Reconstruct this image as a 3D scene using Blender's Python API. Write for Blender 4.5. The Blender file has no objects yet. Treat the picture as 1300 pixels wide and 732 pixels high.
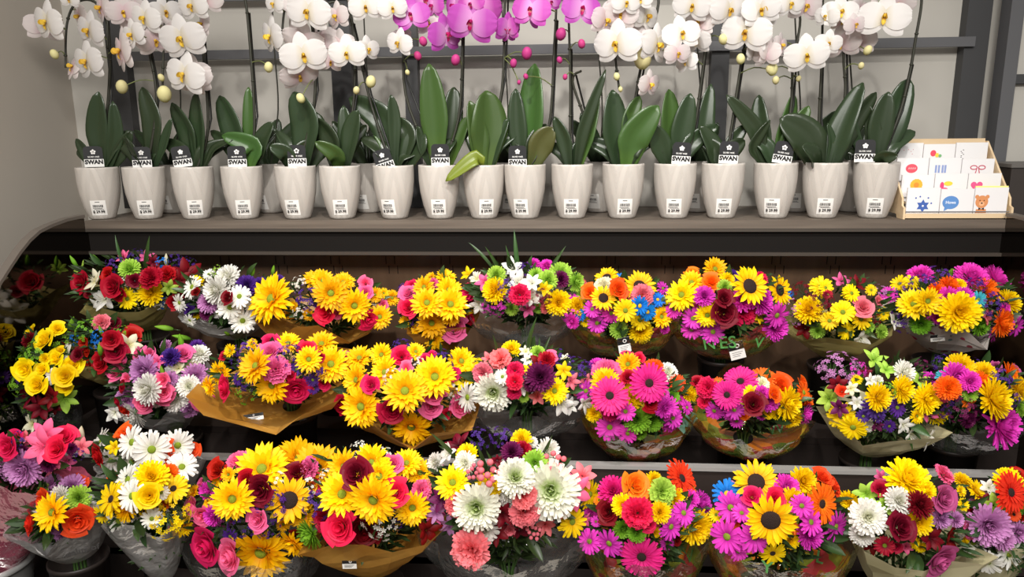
import bpy, math, random
import numpy as np
from mathutils import Vector, Matrix
from mathutils.bvhtree import BVHTree

random.seed(7)
RNG = np.random.default_rng(11)
scene = bpy.context.scene
COL = scene.collection
PI = math.pi

# ------------------------------------------------------------------ camera
F = 946.0                       # focal length in pixels of the 1300x732 frame
CAM = Vector((0.0, 0.0, 1.5))
YAW, PITCH, ROLL = math.radians(4.2), math.radians(12.05), math.radians(0.57)
_f0 = Vector((-math.sin(YAW), math.cos(YAW), 0))
_r0 = Vector((math.cos(YAW), math.sin(YAW), 0))
FWD = _f0 * math.cos(PITCH) + Vector((0, 0, -math.sin(PITCH)))
_d0 = FWD.cross(_r0)            # image "down"
RIGHT = _r0 * math.cos(ROLL) + _d0 * math.sin(ROLL)
DOWN = _d0 * math.cos(ROLL) - _r0 * math.sin(ROLL)
cam_data = bpy.data.cameras.new('camera')
cam_data.sensor_width = 36.0
cam_data.lens = F / 1300 * 36.0
cam_data.clip_start = 0.05
cam = bpy.data.objects.new('camera', cam_data)
COL.objects.link(cam)
_m = Matrix.Identity(4)
for i, v in enumerate((RIGHT, -DOWN, -FWD)):
    _m[0][i], _m[1][i], _m[2][i] = v
_m.translation = CAM
cam.matrix_world = _m
scene.camera = cam

# ------------------------------------------------------------------ world, lights, exposure
scene.view_settings.view_transform = 'Standard'
scene.view_settings.look = 'None'
scene.view_settings.gamma = 1.0
scene.view_settings.use_curve_mapping = False
scene.view_settings.exposure = 0.0
world = bpy.data.worlds.new('store_ambient')
scene.world = world
world.use_nodes = True
world.node_tree.nodes['Background'].inputs[0].default_value = (1.0, 0.97, 0.94, 1)
world.node_tree.nodes['Background'].inputs[1].default_value = 0.30


def lamp(name, kind, loc, target, energy, color=(1, .97, .925), **kw):
    d = bpy.data.lights.new(name, kind)
    d.energy = energy
    d.color = color
    for k, v in kw.items():
        setattr(d, k, v)
    o = bpy.data.objects.new(name, d)
    COL.objects.link(o)
    o.location = loc
    o.rotation_euler = (Vector(target) - Vector(loc)).to_track_quat('-Z', 'Y').to_euler()
    return o


lamp('track_spot', 'SPOT', (-0.25, 0.75, 3.05), (-0.1, 2.1, 0.95), 160, spot_size=1.25, spot_blend=.8, shadow_soft_size=.045)
lamp('track_spot', 'SPOT', (0.85, 0.75, 3.05), (0.65, 2.15, 0.95), 104, spot_size=1.15, spot_blend=.9, shadow_soft_size=.045)
lamp('track_spot', 'SPOT', (-1.0, 0.7, 3.05), (-1.0, 2.1, 0.95), 95, spot_size=1.1, spot_blend=.9, shadow_soft_size=.045)
lamp('ceiling_panel_light', 'AREA', (0.0, -1.0, 2.9), (0, 1.7, 0.7), 130, shape='RECTANGLE', size=2.4, size_y=.6)

# ------------------------------------------------------------------ pixel helpers


def ray(x, y):
    return FWD + RIGHT * ((x - 650) / F) + DOWN * ((y - 366) / F)


def at(x, y, Y):                # point on the vertical plane at world depth Y
    d = ray(x, y)
    return CAM + d * (Y / d.y)


def at_z(x, y, z):
    d = ray(x, y)
    return CAM + d * ((z - CAM.z) / d.z)


def at_x(x, y, X):
    d = ray(x, y)
    return CAM + d * (X / d.x)


def depth_of(p):
    return (p - CAM).dot(FWD)


def at_depth(x, y, dep):
    return CAM + ray(x, y) * dep


# ------------------------------------------------------------------ materials
def lin(c):
    out = []
    for v in c:
        v /= 255.0
        out.append(v / 12.92 if v <= .04045 else ((v + .055) / 1.055) ** 2.4)
    return (*out, 1.0)


MATS = {}


def new_mat(name):
    m = bpy.data.materials.new(name)
    m.use_nodes = True
    nt = m.node_tree
    return m, nt, nt.nodes['Principled BSDF'], nt.nodes['Material Output']


def M(name, rgb, rough=.5, spec=.4, metal=0.0, noise=0.0, nscale=20.0, bump=0.0, bscale=80.0):
    if name in MATS:
        return MATS[name]
    m, nt, p, out = new_mat(name)
    p.inputs['Roughness'].default_value = rough
    p.inputs['Specular IOR Level'].default_value = spec
    p.inputs['Metallic'].default_value = metal
    p.inputs['Base Color'].default_value = lin(rgb)
    if noise:
        tc = nt.nodes.new('ShaderNodeTexCoord')
        n = nt.nodes.new('ShaderNodeTexNoise')
        n.inputs['Scale'].default_value = nscale
        n.inputs['Detail'].default_value = 4
        mp = nt.nodes.new('ShaderNodeMapRange')
        mp.inputs['To Min'].default_value = 1 - noise
        mp.inputs['To Max'].default_value = 1 + noise
        hsv = nt.nodes.new('ShaderNodeHueSaturation')
        hsv.inputs['Color'].default_value = lin(rgb)
        nt.links.new(tc.outputs['Object'], n.inputs['Vector'])
        nt.links.new(n.outputs['Fac'], mp.inputs['Value'])
        nt.links.new(mp.outputs[0], hsv.inputs['Value'])
        nt.links.new(hsv.outputs[0], p.inputs['Base Color'])
    if bump:
        tc = nt.nodes.new('ShaderNodeTexCoord')
        n = nt.nodes.new('ShaderNodeTexNoise')
        n.inputs['Scale'].default_value = bscale
        b = nt.nodes.new('ShaderNodeBump')
        b.inputs['Strength'].default_value = bump
        b.inputs['Distance'].default_value = .003
        nt.links.new(tc.outputs['Object'], n.inputs['Vector'])
        nt.links.new(n.outputs['Fac'], b.inputs['Height'])
        nt.links.new(b.outputs[0], p.inputs['Normal'])
    MATS[name] = m
    return m


def petal_mat(name, base, tip, var=.06, trans=.28, rough=.55, spec=.25, pos=.45):
    """pigment runs from the petal's root (UV x = 0) to its tip; each bloom differs a little"""
    if name in MATS:
        return MATS[name]
    m, nt, p, out = new_mat(name)
    uv = nt.nodes.new('ShaderNodeUVMap')
    sep = nt.nodes.new('ShaderNodeSeparateXYZ')
    nt.links.new(uv.outputs[0], sep.inputs[0])
    rmp = nt.nodes.new('ShaderNodeValToRGB')
    rmp.color_ramp.elements[0].color = lin(base)
    rmp.color_ramp.elements[0].position = 0.02
    rmp.color_ramp.elements[1].color = lin(tip)
    rmp.color_ramp.elements[1].position = pos
    nt.links.new(sep.outputs[0], rmp.inputs[0])
    oi = nt.nodes.new('ShaderNodeObjectInfo')
    hsv = nt.nodes.new('ShaderNodeHueSaturation')
    mh = nt.nodes.new('ShaderNodeMapRange')
    mh.inputs['To Min'].default_value = .5 - var * .16
    mh.inputs['To Max'].default_value = .5 + var * .16
    mv = nt.nodes.new('ShaderNodeMapRange')
    mv.inputs['To Min'].default_value = 1 - var * 2.2
    mv.inputs['To Max'].default_value = 1 + var * 1.2
    nt.links.new(oi.outputs['Random'], mh.inputs['Value'])
    nt.links.new(oi.outputs['Random'], mv.inputs['Value'])
    nt.links.new(mh.outputs[0], hsv.inputs['Hue'])
    nt.links.new(mv.outputs[0], hsv.inputs['Value'])
    nt.links.new(rmp.outputs[0], hsv.inputs['Color'])
    nt.links.new(hsv.outputs[0], p.inputs['Base Color'])
    p.inputs['Roughness'].default_value = rough
    p.inputs['Specular IOR Level'].default_value = spec
    tr = nt.nodes.new('ShaderNodeBsdfTranslucent')
    nt.links.new(hsv.outputs[0], tr.inputs['Color'])
    mx = nt.nodes.new('ShaderNodeMixShader')
    mx.inputs[0].default_value = trans
    nt.links.new(p.outputs[0], mx.inputs[1])
    nt.links.new(tr.outputs[0], mx.inputs[2])
    nt.links.new(mx.outputs[0], out.inputs['Surface'])
    MATS[name] = m
    return m


PAL = {  # petal colours: root, tip
    'yel': ((238, 190, 5), (254, 222, 8)), 'gold': ((244, 164, 2), (255, 203, 5)),
    'wht': ((226, 226, 196), (243, 241, 234)), 'wgc': ((176, 205, 70), (242, 241, 226)),
    'mag': ((186, 30, 146), (232, 66, 198)), 'pnk': ((214, 62, 118), (243, 108, 160)),
    'gpk': ((190, 25, 100), (228, 40, 140)),
    'hot': ((176, 12, 58), (228, 32, 92)), 'red': ((120, 6, 20), (182, 16, 38)),
    'dred': ((74, 5, 18), (122, 10, 32)), 'org': ((250, 150, 20), (250, 112, 20)),
    'ror': ((226, 50, 16), (240, 78, 32)), 'oyl': ((250, 190, 30), (250, 136, 30)),
    'pur': ((58, 24, 100), (86, 44, 142)), 'lav': ((160, 84, 146), (204, 142, 198)),
    'blu': ((10, 80, 170), (18, 128, 222)), 'tea': ((40, 130, 160), (70, 182, 200)),
    'grn': ((74, 120, 24), (128, 182, 48)), 'lim': ((130, 175, 40), (178, 214, 84)),
    'crm': ((222, 214, 140), (240, 235, 205)), 'sal': ((226, 84, 100), (244, 130, 140)),
    'mau': ((140, 44, 96), (190, 84, 142)), 'plum': ((64, 10, 44), (112, 28, 84)),
}


def pmat(code):
    a, b = PAL[code]
    return petal_mat('petal_' + code, a, b)


LEAFM = petal_mat('leaf_green', (40, 60, 30), (56, 82, 38), var=.12, trans=.12, rough=.38, spec=.5)
DARKLEAF = petal_mat('foliage_dark', (28, 42, 22), (46, 68, 32), var=.12, trans=.12, rough=.5)
STEMM = M('stem_green', (62, 92, 40), .6)
CEN = {'green': M('centre_green', (122, 142, 28), .8, noise=.3, nscale=60, bump=.8, bscale=60),
       'dark': M('centre_brown', (40, 22, 16), .85, noise=.3, nscale=60, bump=.9, bscale=60),
       'yellow': M('centre_yellow', (226, 186, 30), .8, noise=.2, nscale=60, bump=.8, bscale=60)}
BLACKP = M('black_plastic', (46, 39, 36), .45, .35)


# ------------------------------------------------------------------ mesh building
class MB:
    def __init__(self):
        self.v, self.f, self.uv, self.mi = [], [], [], []

    def grid(self, P, T, S, mi=0, close=False):
        """P: (nl+1, nw+1, 3)"""
        o = len(self.v)
        a, b = P.shape[0], P.shape[1]
        self.v.extend(map(tuple, P.reshape(-1, 3)))
        self.uv.extend(zip(T.reshape(-1), S.reshape(-1)))
        for i in range(a - 1):
            for j in range(b - (0 if close else 1)):
                k = (j + 1) % b
                self.f.append((o + i * b + j, o + (i + 1) * b + j, o + (i + 1) * b + k, o + i * b + k))
                self.mi.append(mi)

    def box(self, lo, hi, mi=0):
        o = len(self.v)
        x0, y0, z0 = lo
        x1, y1, z1 = hi
        self.v += [(x0, y0, z0), (x1, y0, z0), (x1, y1, z0), (x0, y1, z0), (x0, y0, z1), (x1, y0, z1), (x1, y1, z1), (x0, y1, z1)]
        self.uv += [(0, 0)] * 8
        for q in ((0, 3, 2, 1), (4, 5, 6, 7), (0, 1, 5, 4), (1, 2, 6, 5), (2, 3, 7, 6), (3, 0, 4, 7)):
            self.f.append(tuple(o + i for i in q))
            self.mi.append(mi)

    def tube(self, pts, rad, n=6, mi=0, cap=True):
        pts = [Vector(p) for p in pts]
        if not hasattr(rad, '__len__'):
            rad = [rad] * len(pts)
        rings = []
        ref = Vector((0.31, 0.95, 0.07)).normalized()
        for i, p in enumerate(pts):
            t = (pts[min(i + 1, len(pts) - 1)] - pts[max(i - 1, 0)]).normalized()
            a = t.cross(ref)
            if a.length < .05:
                a = t.cross(Vector((1, 0, 0)))
            a.normalize()
            b = t.cross(a)
            rings.append([p + (a * math.cos(2 * PI * k / n) + b * math.sin(2 * PI * k / n)) * rad[i] for k in range(n)])
        P = np.array([[tuple(q) for q in r] for r in rings])
        T = np.repeat(np.linspace(0, 1, len(pts))[:, None], n, 1)
        o = len(self.v)
        self.grid(P, T, np.zeros_like(T), mi, close=True)
        if cap:
            self.f.append(tuple(o + k for k in range(n))[::-1])
            self.f.append(tuple(o + (len(pts) - 1) * n + k for k in range(n)))
            self.mi += [mi, mi]

    def lathe(self, prof, n=32, mi=0, center=(0, 0)):
        P = np.array([[(center[0] + r * math.cos(2 * PI * k / n), center[1] + r * math.sin(2 * PI * k / n), z) for k in range(n)] for r, z in prof])
        T = np.repeat(np.linspace(0, 1, len(prof))[:, None], n, 1)
        S = np.repeat(np.linspace(0, 1, n)[None, :], len(prof), 0)
        self.grid(P, T, S, mi, close=True)

    def sphere(self, c, r, n=8, m=6, mi=0, sz=1.0):
        P = np.array([[(c[0] + r * math.sin(PI * i / m) * math.cos(2 * PI * k / n), c[1] + r * math.sin(PI * i / m) * math.sin(2 * PI * k / n),
                        c[2] - r * sz * math.cos(PI * i / m)) for k in range(n)] for i in range(m + 1)])
        T = np.repeat(np.linspace(0, 1, m + 1)[:, None], n, 1)
        self.grid(P, T, np.zeros_like(T), mi, close=True)

    def poly(self, pts, mi=0):
        o = len(self.v)
        self.v += [tuple(p) for p in pts]
        self.uv += [(0, 0)] * len(pts)
        self.f.append(tuple(range(o, o + len(pts))))
        self.mi.append(mi)

    def prism(self, pts, n, th, mi=0):
        """flat outline pts extruded along vector n by th"""
        n = Vector(n)
        a = [Vector(p) for p in pts]
        b = [p + n * th for p in a]
        o = len(self.v)
        k = len(a)
        self.v += [tuple(p) for p in a] + [tuple(p) for p in b]
        self.uv += [(0, 0)] * (2 * k)
        self.f.append(tuple(range(o, o + k))[::-1])
        self.f.append(tuple(range(o + k, o + 2 * k)))
        for i in range(k):
            j = (i + 1) % k
            self.f.append((o + i, o + j, o + k + j, o + k + i))
        self.mi += [mi] * (k + 2)

    def mesh(self, name, mats, smooth=True):
        me = bpy.data.meshes.new(name)
        me.from_pydata(self.v, [], self.f)
        uvl = me.uv_layers.new(name='UVMap')
        idx = np.empty(len(me.loops), dtype=np.int32)
        me.loops.foreach_get('vertex_index', idx)
        uvl.data.foreach_set('uv', np.array(self.uv, dtype=np.float32)[idx].reshape(-1))
        for m in (mats if isinstance(mats, (list, tuple)) else [mats]):
            me.materials.append(m)
        me.polygons.foreach_set('material_index', np.array(self.mi, dtype=np.int32))
        me.polygons.foreach_set('use_smooth', np.full(len(me.polygons), smooth))
        me.update()
        return me


def smooth_path(pts, n=5):
    pts = [Vector(p) for p in pts]
    out = []
    for i in range(len(pts) - 1):
        p0, p1, p2, p3 = pts[max(i - 1, 0)], pts[i], pts[i + 1], pts[min(i + 2, len(pts) - 1)]
        for k in range(n):
            t = k / n
            out.append(.5 * ((2 * p1) + (p2 - p0) * t + (2 * p0 - 5 * p1 + 4 * p2 - p3) * t * t + (3 * p1 - p0 - 3 * p2 + p3) * t ** 3))
    out.append(pts[-1])
    return out


def frame(n, up=Vector((0, 0, 1)), spin=0.0):
    """rotation whose Z is n and whose Y is as near to up as it can be"""
    z = Vector(n).normalized()
    y = Vector(up) - z * Vector(up).dot(z)
    if y.length < 1e-3:
        y = Vector((0, 1, 0)) - z * z.y
    y.normalize()
    x = y.cross(z)
    m = Matrix((x, y, z)).transposed().to_4x4()
    return m @ Matrix.Rotation(spin, 4, 'Z') if spin else m


# ------------------------------------------------------------------ scene objects
WORLD_OF = {}


def thing(name, label, cat, loc=(0, 0, 0), group=None):
    o = bpy.data.objects.new(name, None)
    COL.objects.link(o)
    o.location = loc
    o.empty_display_size = .05
    o['label'] = label
    o['category'] = cat
    if group:
        o['group'] = group
    WORLD_OF[o] = Matrix.Translation(Vector(loc))
    return o


def part(name, me, parent, mw=None, label=None, kind=None):
    """child object; mw is its matrix in world space (identity: mesh is in world coordinates)"""
    o = bpy.data.objects.new(name, me)
    COL.objects.link(o)
    mw = Matrix.Identity(4) if mw is None else mw
    o.parent = parent
    o.matrix_basis = WORLD_OF[parent].inverted() @ mw
    WORLD_OF[o] = mw
    if label:
        o['label'] = label
    if kind:
        o['kind'] = kind
    return o


def solo(name, me, label, cat, mw=None, group=None):
    o = bpy.data.objects.new(name, me)
    COL.objects.link(o)
    if mw is not None:
        o.matrix_basis = mw
    WORLD_OF[o] = mw or Matrix.Identity(4)
    o['label'] = label
    o['category'] = cat
    if group:
        o['group'] = group
    return o


def struct(name, me):
    o = bpy.data.objects.new(name, me)
    COL.objects.link(o)
    o['kind'] = 'structure'
    WORLD_OF[o] = Matrix.Identity(4)
    return o


def box_mesh(name, lo, hi, m):
    b = MB()
    b.box(lo, hi)
    return b.mesh(name, m, smooth=False)


TEXTS = {}


def text_mesh(body, size, m, bold=0.0, extrude=.0003):
    key = (body, size, m.name, bold)
    if key in TEXTS:
        return TEXTS[key]
    c = bpy.data.curves.new('lettering', 'FONT')
    c.body = body
    c.size = size
    c.align_x = 'CENTER'
    c.align_y = 'CENTER'
    c.offset = bold
    c.extrude = extrude
    c.resolution_u = 3
    o = bpy.data.objects.new('lettering_source', c)
    me = bpy.data.meshes.new_from_object(o)
    bpy.data.objects.remove(o)
    bpy.data.curves.remove(c)
    me.materials.clear()
    me.materials.append(m)
    TEXTS[key] = me
    return me


# ------------------------------------------------------------------ the setting
SHELF_F, SHELF_B = 2.325, 2.75           # shelf front and back (world Y)
POT_Y, POT_Y2 = 2.392, 2.575
SHELF_Z = at(667, 278.5, POT_Y - .046).z
WALL_Y = 2.75
XL, XR = at(108, 285, SHELF_F).x, at(1277, 280, SHELF_F).x      # end panels of the case
WALL_XL = at(96, 150, WALL_Y).x
WALL_XR = at(1264, 100, WALL_Y).x

wallm = M('wall_paint', (184, 180, 172), .75, .2, noise=.04, nscale=6)
sidem = M('wall_side_paint', (182, 174, 163), .7, .2, noise=.03, nscale=4)
steel = M('rack_grey', (92, 92, 94), .45, .4, noise=.04, nscale=10)
steeld = M('rack_dark_grey', (62, 62, 63), .5, .4, noise=.05, nscale=10)

struct('floor', box_mesh('floor', (-4, -3, -.05), (4, 2.8, 0), M('floor_tile', (150, 142, 130), .4, noise=.08, nscale=3)))
struct('wall_back', box_mesh('wall_back', (WALL_XL, WALL_Y, 0), (WALL_XR + .9, WALL_Y + .08, 3.3), wallm))
struct('wall_left', box_mesh('wall_left', (WALL_XL - .06, 1.35, 0), (WALL_XL, WALL_Y + .08, 3.3), sidem))

# metal wall rack behind the orchids: posts and rails
rack = thing('wall_rack', 'grey metal wall rack of dark posts and flat rails behind the orchids', 'wall rack', (0, WALL_Y, SHELF_Z))
for px, w, py in ((157, 24, 130), (436, 26, 110), (524, 17, 130), (911, 22, 130), (1234, 29, 80)):
    c = at(px, py, WALL_Y - .03)
    h = w / F * depth_of(c) / 2
    part('post', box_mesh('post', (c.x - h, WALL_Y - .045, SHELF_Z + .001), (c.x + h, WALL_Y - .001, 2.6), steeld), rack)
xpl = at(157, 100, WALL_Y - .03).x
xpr = at(1231, 80, WALL_Y - .04).x
for py in (61.5, -14.5, -91):
    top, bot = at(750, py - 6, WALL_Y - .05).z, at(750, py + 6, WALL_Y - .05).z
    part('rail', box_mesh('rail', (xpl, WALL_Y - .062, bot), (xpr, WALL_Y - .046, top), steel), rack)

# return wall and framed unit on the right
wr = MB()
wr.box((WALL_XR + .02, WALL_Y - .02, 0), (WALL_XR + .1, WALL_Y, 3.3))
struct('trim_1', wr.mesh('trim', wallm, False))
fr = thing('framed_partition', 'grey framed partition beside the card rack', 'partition', (WALL_XR + .12, WALL_Y - .1, 0))
yb = WALL_Y - .12
a0, a1 = at(1273, 100, yb).x, at(1290, 100, yb).x
part('post', box_mesh('post', (a0, yb, 0), (a1, yb + .06, 3.0), steel), fr)
zr0, zr1 = at(1290, 106, yb).z, at(1290, 94, yb).z
part('rail', box_mesh('rail', (a1 + .001, yb + .005, zr0), (a1 + .7, yb + .05, zr1), steeld), fr)
part('panel', box_mesh('panel', (a1 + .001, yb + .03, at(1290, 206, yb).z), (a1 + .7, yb + .045, zr0 - .001), wallm), fr)
part('panel', box_mesh('panel', (a1 + .001, yb + .03, zr1 + .001), (a1 + .7, yb + .045, 3.0), wallm), fr)
cz = at(1285, 208, SHELF_F + .1).z
cx0 = at(1281, 240, 2.42).x
nb = thing('side_cabinet', 'dark brown cabinet standing beside the card rack', 'cabinet', (cx0 + .3, 2.5, 0))
cabm = M('cabinet_dark', (52, 46, 43), .55, noise=.08, nscale=12)
part('body', box_mesh('body', (cx0, 2.42, 0), (cx0 + .6, 2.6, cz - .012), cabm), nb)
part('top', box_mesh('top', (cx0 - .004, 2.415, cz - .011), (cx0 + .604, 2.605, cz), M('cabinet_top', (96, 92, 88), .5)), nb)


def wood_mat(name, c1, c2, scale):
    m, nt, p, out = new_mat(name)
    tc = nt.nodes.new('ShaderNodeTexCoord')
    mp = nt.nodes.new('ShaderNodeMapping')
    mp.inputs['Scale'].default_value = scale
    n = nt.nodes.new('ShaderNodeTexNoise')
    n.inputs['Scale'].default_value = 1.0
    n.inputs['Detail'].default_value = 6
    r = nt.nodes.new('ShaderNodeValToRGB')
    r.color_ramp.elements[0].color = lin(c1)
    r.color_ramp.elements[0].position = .3
    r.color_ramp.elements[1].color = lin(c2)
    r.color_ramp.elements[1].position = .7
    nt.links.new(tc.outputs['Object'], mp.inputs[0])
    nt.links.new(mp.outputs[0], n.inputs['Vector'])
    nt.links.new(n.outputs['Fac'], r.inputs[0])
    nt.links.new(r.outputs[0], p.inputs['Base Color'])
    p.inputs['Roughness'].default_value = .5
    return m


shelf_wood = wood_mat('shelf_laminate', (84, 74, 65), (108, 97, 86), (3, 60, 60))
back_wood = wood_mat('case_back_laminate', (82, 63, 49), (102, 79, 61), (25, 3, 1.5))
back_wood.node_tree.nodes['Principled BSDF'].inputs['Roughness'].default_value = .3


def grille_mat():
    m, nt, p, out = new_mat('grille')
    tc = nt.nodes.new('ShaderNodeTexCoord')
    mp = nt.nodes.new('ShaderNodeMapping')
    mp.inputs['Rotation'].default_value = (0, PI / 4, 0)
    mp.inputs['Scale'].default_value = (165, 165, 165)
    ch = nt.nodes.new('ShaderNodeTexVoronoi')
    ch.voronoi_dimensions = '3D'
    ch.inputs['Randomness'].default_value = 0
    ch.inputs['Scale'].default_value = 1
    r = nt.nodes.new('ShaderNodeValToRGB')
    r.color_ramp.elements[0].color = lin((14, 12, 11))
    r.color_ramp.elements[0].position = .3
    r.color_ramp.elements[1].color = lin((24, 21, 19))
    r.color_ramp.elements[1].position = .45
    nt.links.new(tc.outputs['Object'], mp.inputs[0])
    nt.links.new(mp.outputs[0], ch.inputs['Vector'])
    nt.links.new(ch.outputs['Distance'], r.inputs[0])
    nt.links.new(r.outputs[0], p.inputs['Base Color'])
    p.inputs['Roughness'].default_value = .75
    p.inputs['Specular IOR Level'].default_value = .12
    return m


lipm = M('lip_metal', (88, 81, 74), .35, .5, metal=.5)
silver = M('rail_silver', (176, 173, 170), .22, .6, metal=.35)
mirror = M('end_glass', (120, 113, 106), .06, .5, metal=1.0)
trimm = M('end_trim', (112, 104, 96), .45, .4, metal=.2)

# the refrigerated display case: one thing with its shelf, grille, tiers and end panels
case = thing('display_case', 'dark tiered flower display case under the wooden orchid shelf', 'display case', (0, 2.2, 0))
z_s = SHELF_Z
z_sb = at(650, 290, SHELF_F).z                      # underside of the shelf edge
z_fb = at(650, 319, SHELF_F + .012).z               # lower edge of the grille
z_lb = at(650, 324, SHELF_F).z
sh = MB()
sh.box((XL, SHELF_F, z_sb), (XR, SHELF_B, z_s))
part('shelf', sh.mesh('shelf', shelf_wood, False), case, label='grey-brown wooden shelf board')
part('shelf_lip', box_mesh('shelf_lip', (XL, SHELF_F - .002, z_sb - .010), (XR, SHELF_F + .02, z_sb - .0005), lipm), case)
part('grille', box_mesh('grille', (XL, SHELF_F + .012, z_fb), (XR, SHELF_F + .03, z_sb - .0105), grille_mat()), case, label='dark perforated air grille')
part('grille_lip', box_mesh('grille_lip', (XL, SHELF_F, z_lb), (XR, SHELF_F + .03, z_fb - .0005), M('lip_dark', (66, 59, 53), .4, .4)), case)
BACK_Y = 2.47
part('back_panel', box_mesh('back_panel', (XL, BACK_Y, .02), (XR, BACK_Y + .02, z_sb - .001), back_wood), case)
slot = box_mesh('slot', (-.0012, -.001, -.014), (.0012, 0, .014), M('slot_black', (14, 10, 9), .8))
for px in range(210, 1270, 70):
    for dx in (0, 11):
        for dy in (0, 12):
            c = at(px + dx + (dy and 4), 330 + dy, BACK_Y - .0005)
            part('slot', slot, case, Matrix.Translation(c))
DECK = [.60, .33, .12]
TY = [(2.12, BACK_Y), (1.862, 2.1195), (1.42, 1.8615)]
for z, (y0, y1) in zip(DECK, TY):
    d = MB()
    d.box((XL, y0, z - .02), (XR, y1, z))
    part('tier_deck', d.mesh('tier_deck', BLACKP, False), case)
part('tier_riser', box_mesh('tier_riser', (XL, 2.12, .331), (XR, 2.135, .579), BLACKP), case)
zbar = at(760, 592, 1.862).z
part('tier_fence', box_mesh('tier_fence', (XL, 1.862, .121), (XR, 1.877, zbar - .004), M('fence_black', (48, 40, 37), .4, .4)), case)
part('tier_rail', box_mesh('tier_rail', (XL, 1.856, zbar - .0038), (XR, 1.883, zbar + .006), silver), case, label='silver edge rail')
part('front_skirt', box_mesh('front_skirt', (XL, 1.40, 0), (XR, 1.42, .20), BLACKP), case)
# end panels with the swept top edge
curve = [at_x(x, y, XL) for x, y in ((108, 276), (85, 281), (66, 288), (50, 296), (38, 307), (26, 322), (14, 340), (0, 362))]
y_e, z_e = curve[-1].y, curve[-1].z
prof = [(p.y, p.z) for p in curve] + [(y_e - .10, z_e - .14), (y_e - .22, z_e - .28), (y_e - .38, z_e - .42), (y_e - .55, z_e - .50)]
yf = prof[-1][0]
prof[0] = (SHELF_F - .001, prof[0][1])
for X, s in ((XL, -1), (XR, 1)):
    e = MB()
    pts = [(X, y, z) for y, z in prof] + [(X, yf, 0.0), (X, BACK_Y + .02, 0.0), (X, BACK_Y + .02, z_sb - .001), (X, SHELF_F - .001, z_sb - .001)]
    e.prism(pts, (s, 0, 0), .018)
    ep = part('end_panel', e.mesh('end_panel', mirror, False), case, label='dark mirrored end panel with swept top edge')
    t = MB()
    P = []
    for i, (y, z) in enumerate(prof):
        q = Vector((0, prof[min(i + 1, len(prof) - 1)][0] - prof[max(i - 1, 0)][0], prof[min(i + 1, len(prof) - 1)][1] - prof[max(i - 1, 0)][1])).normalized()
        n = Vector((0, -q.z, q.y))
        if n.z < 0:
            n = -n
        b = Vector((X, y, z))
        P.append([tuple(b + n * o + Vector((s * w, 0, 0))) for o, w in ((.0005, -.004), (.010, -.004), (.010, .022), (.0005, .022))])
    P = np.array(P)
    t.grid(P, np.zeros(P.shape[:2]), np.zeros(P.shape[:2]), close=True)
    part('edge_trim', t.mesh('edge_trim', trimm, False), ep)
# the case's side cheek between shelf end and left wall

# ------------------------------------------------------------------ petals and blooms (unit diameter, facing +Z)
def petal(mb, ang, r0, z0, L, W, pitch, bend, prof, cup=0.0, nl=4, nw=2, ruffle=0.0, mi=0, twist=0.0, tt=(0, 1)):
    """one petal leaving the axis at angle ang; pitch = starting elevation, bend = change of it along the petal"""
    t = np.linspace(0, 1, nl + 1)
    ph = pitch + bend * (t - .5 / nl)
    dx = np.concatenate([[0], np.cumsum(np.cos(ph[1:]) * L / nl)])
    dz = np.concatenate([[0], np.cumsum(np.sin(ph[1:]) * L / nl)])
    s = np.linspace(-1, 1, nw + 1)
    w = W * .5 * np.array([prof(x) for x in t])
    X = r0 + dx[:, None] + np.zeros_like(s)[None, :]
    Yc = w[:, None] * s[None, :]
    Z = z0 + dz[:, None] + cup * (s[None, :] ** 2) * w[:, None] + twist * s[None, :] * w[:, None]
    if ruffle:
        Z = Z + ruffle * (t[:, None] ** 2) * np.sin(s[None, :] * 9 + ang * 3)
        X = X + ruffle * .6 * (t[:, None] ** 2) * np.sin(s[None, :] * 13 + ang * 5)
    c, sn = math.cos(ang), math.sin(ang)
    P = np.stack([X * c - Yc * sn, X * sn + Yc * c, Z], -1)
    T = np.repeat((tt[0] + (tt[1] - tt[0]) * t)[:, None], nw + 1, 1)
    S = np.repeat(s[None, :] * .5 + .5, nl + 1, 0)
    mb.grid(P, T, S, mi)


def p_oval(t):
    return max(.12, math.sin(PI * min(1, .12 + .88 * t)) ** .6) if t < 1 else .12


def p_point(t):
    return max(.03, (1 - t) ** .7 * (.35 + 1.5 * t) * .95)


def p_strap(t):
    return .45 + .55 * min(1, t * 2.2) if t < .85 else .62


def p_fan(t):
    return .2 + .95 * t ** .8


def p_round(t):
    return max(.1, math.sin(PI * (.1 + .86 * t)) ** .5)


def dome(mb, r, h, z0, n=12, m=4, mi=0):
    mb.lathe([(r * math.cos(PI / 2 * i / m) + .0005, z0 + h * math.sin(PI / 2 * i / m)) for i in range(m + 1)], n, mi)


BLOOM = {}


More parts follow.
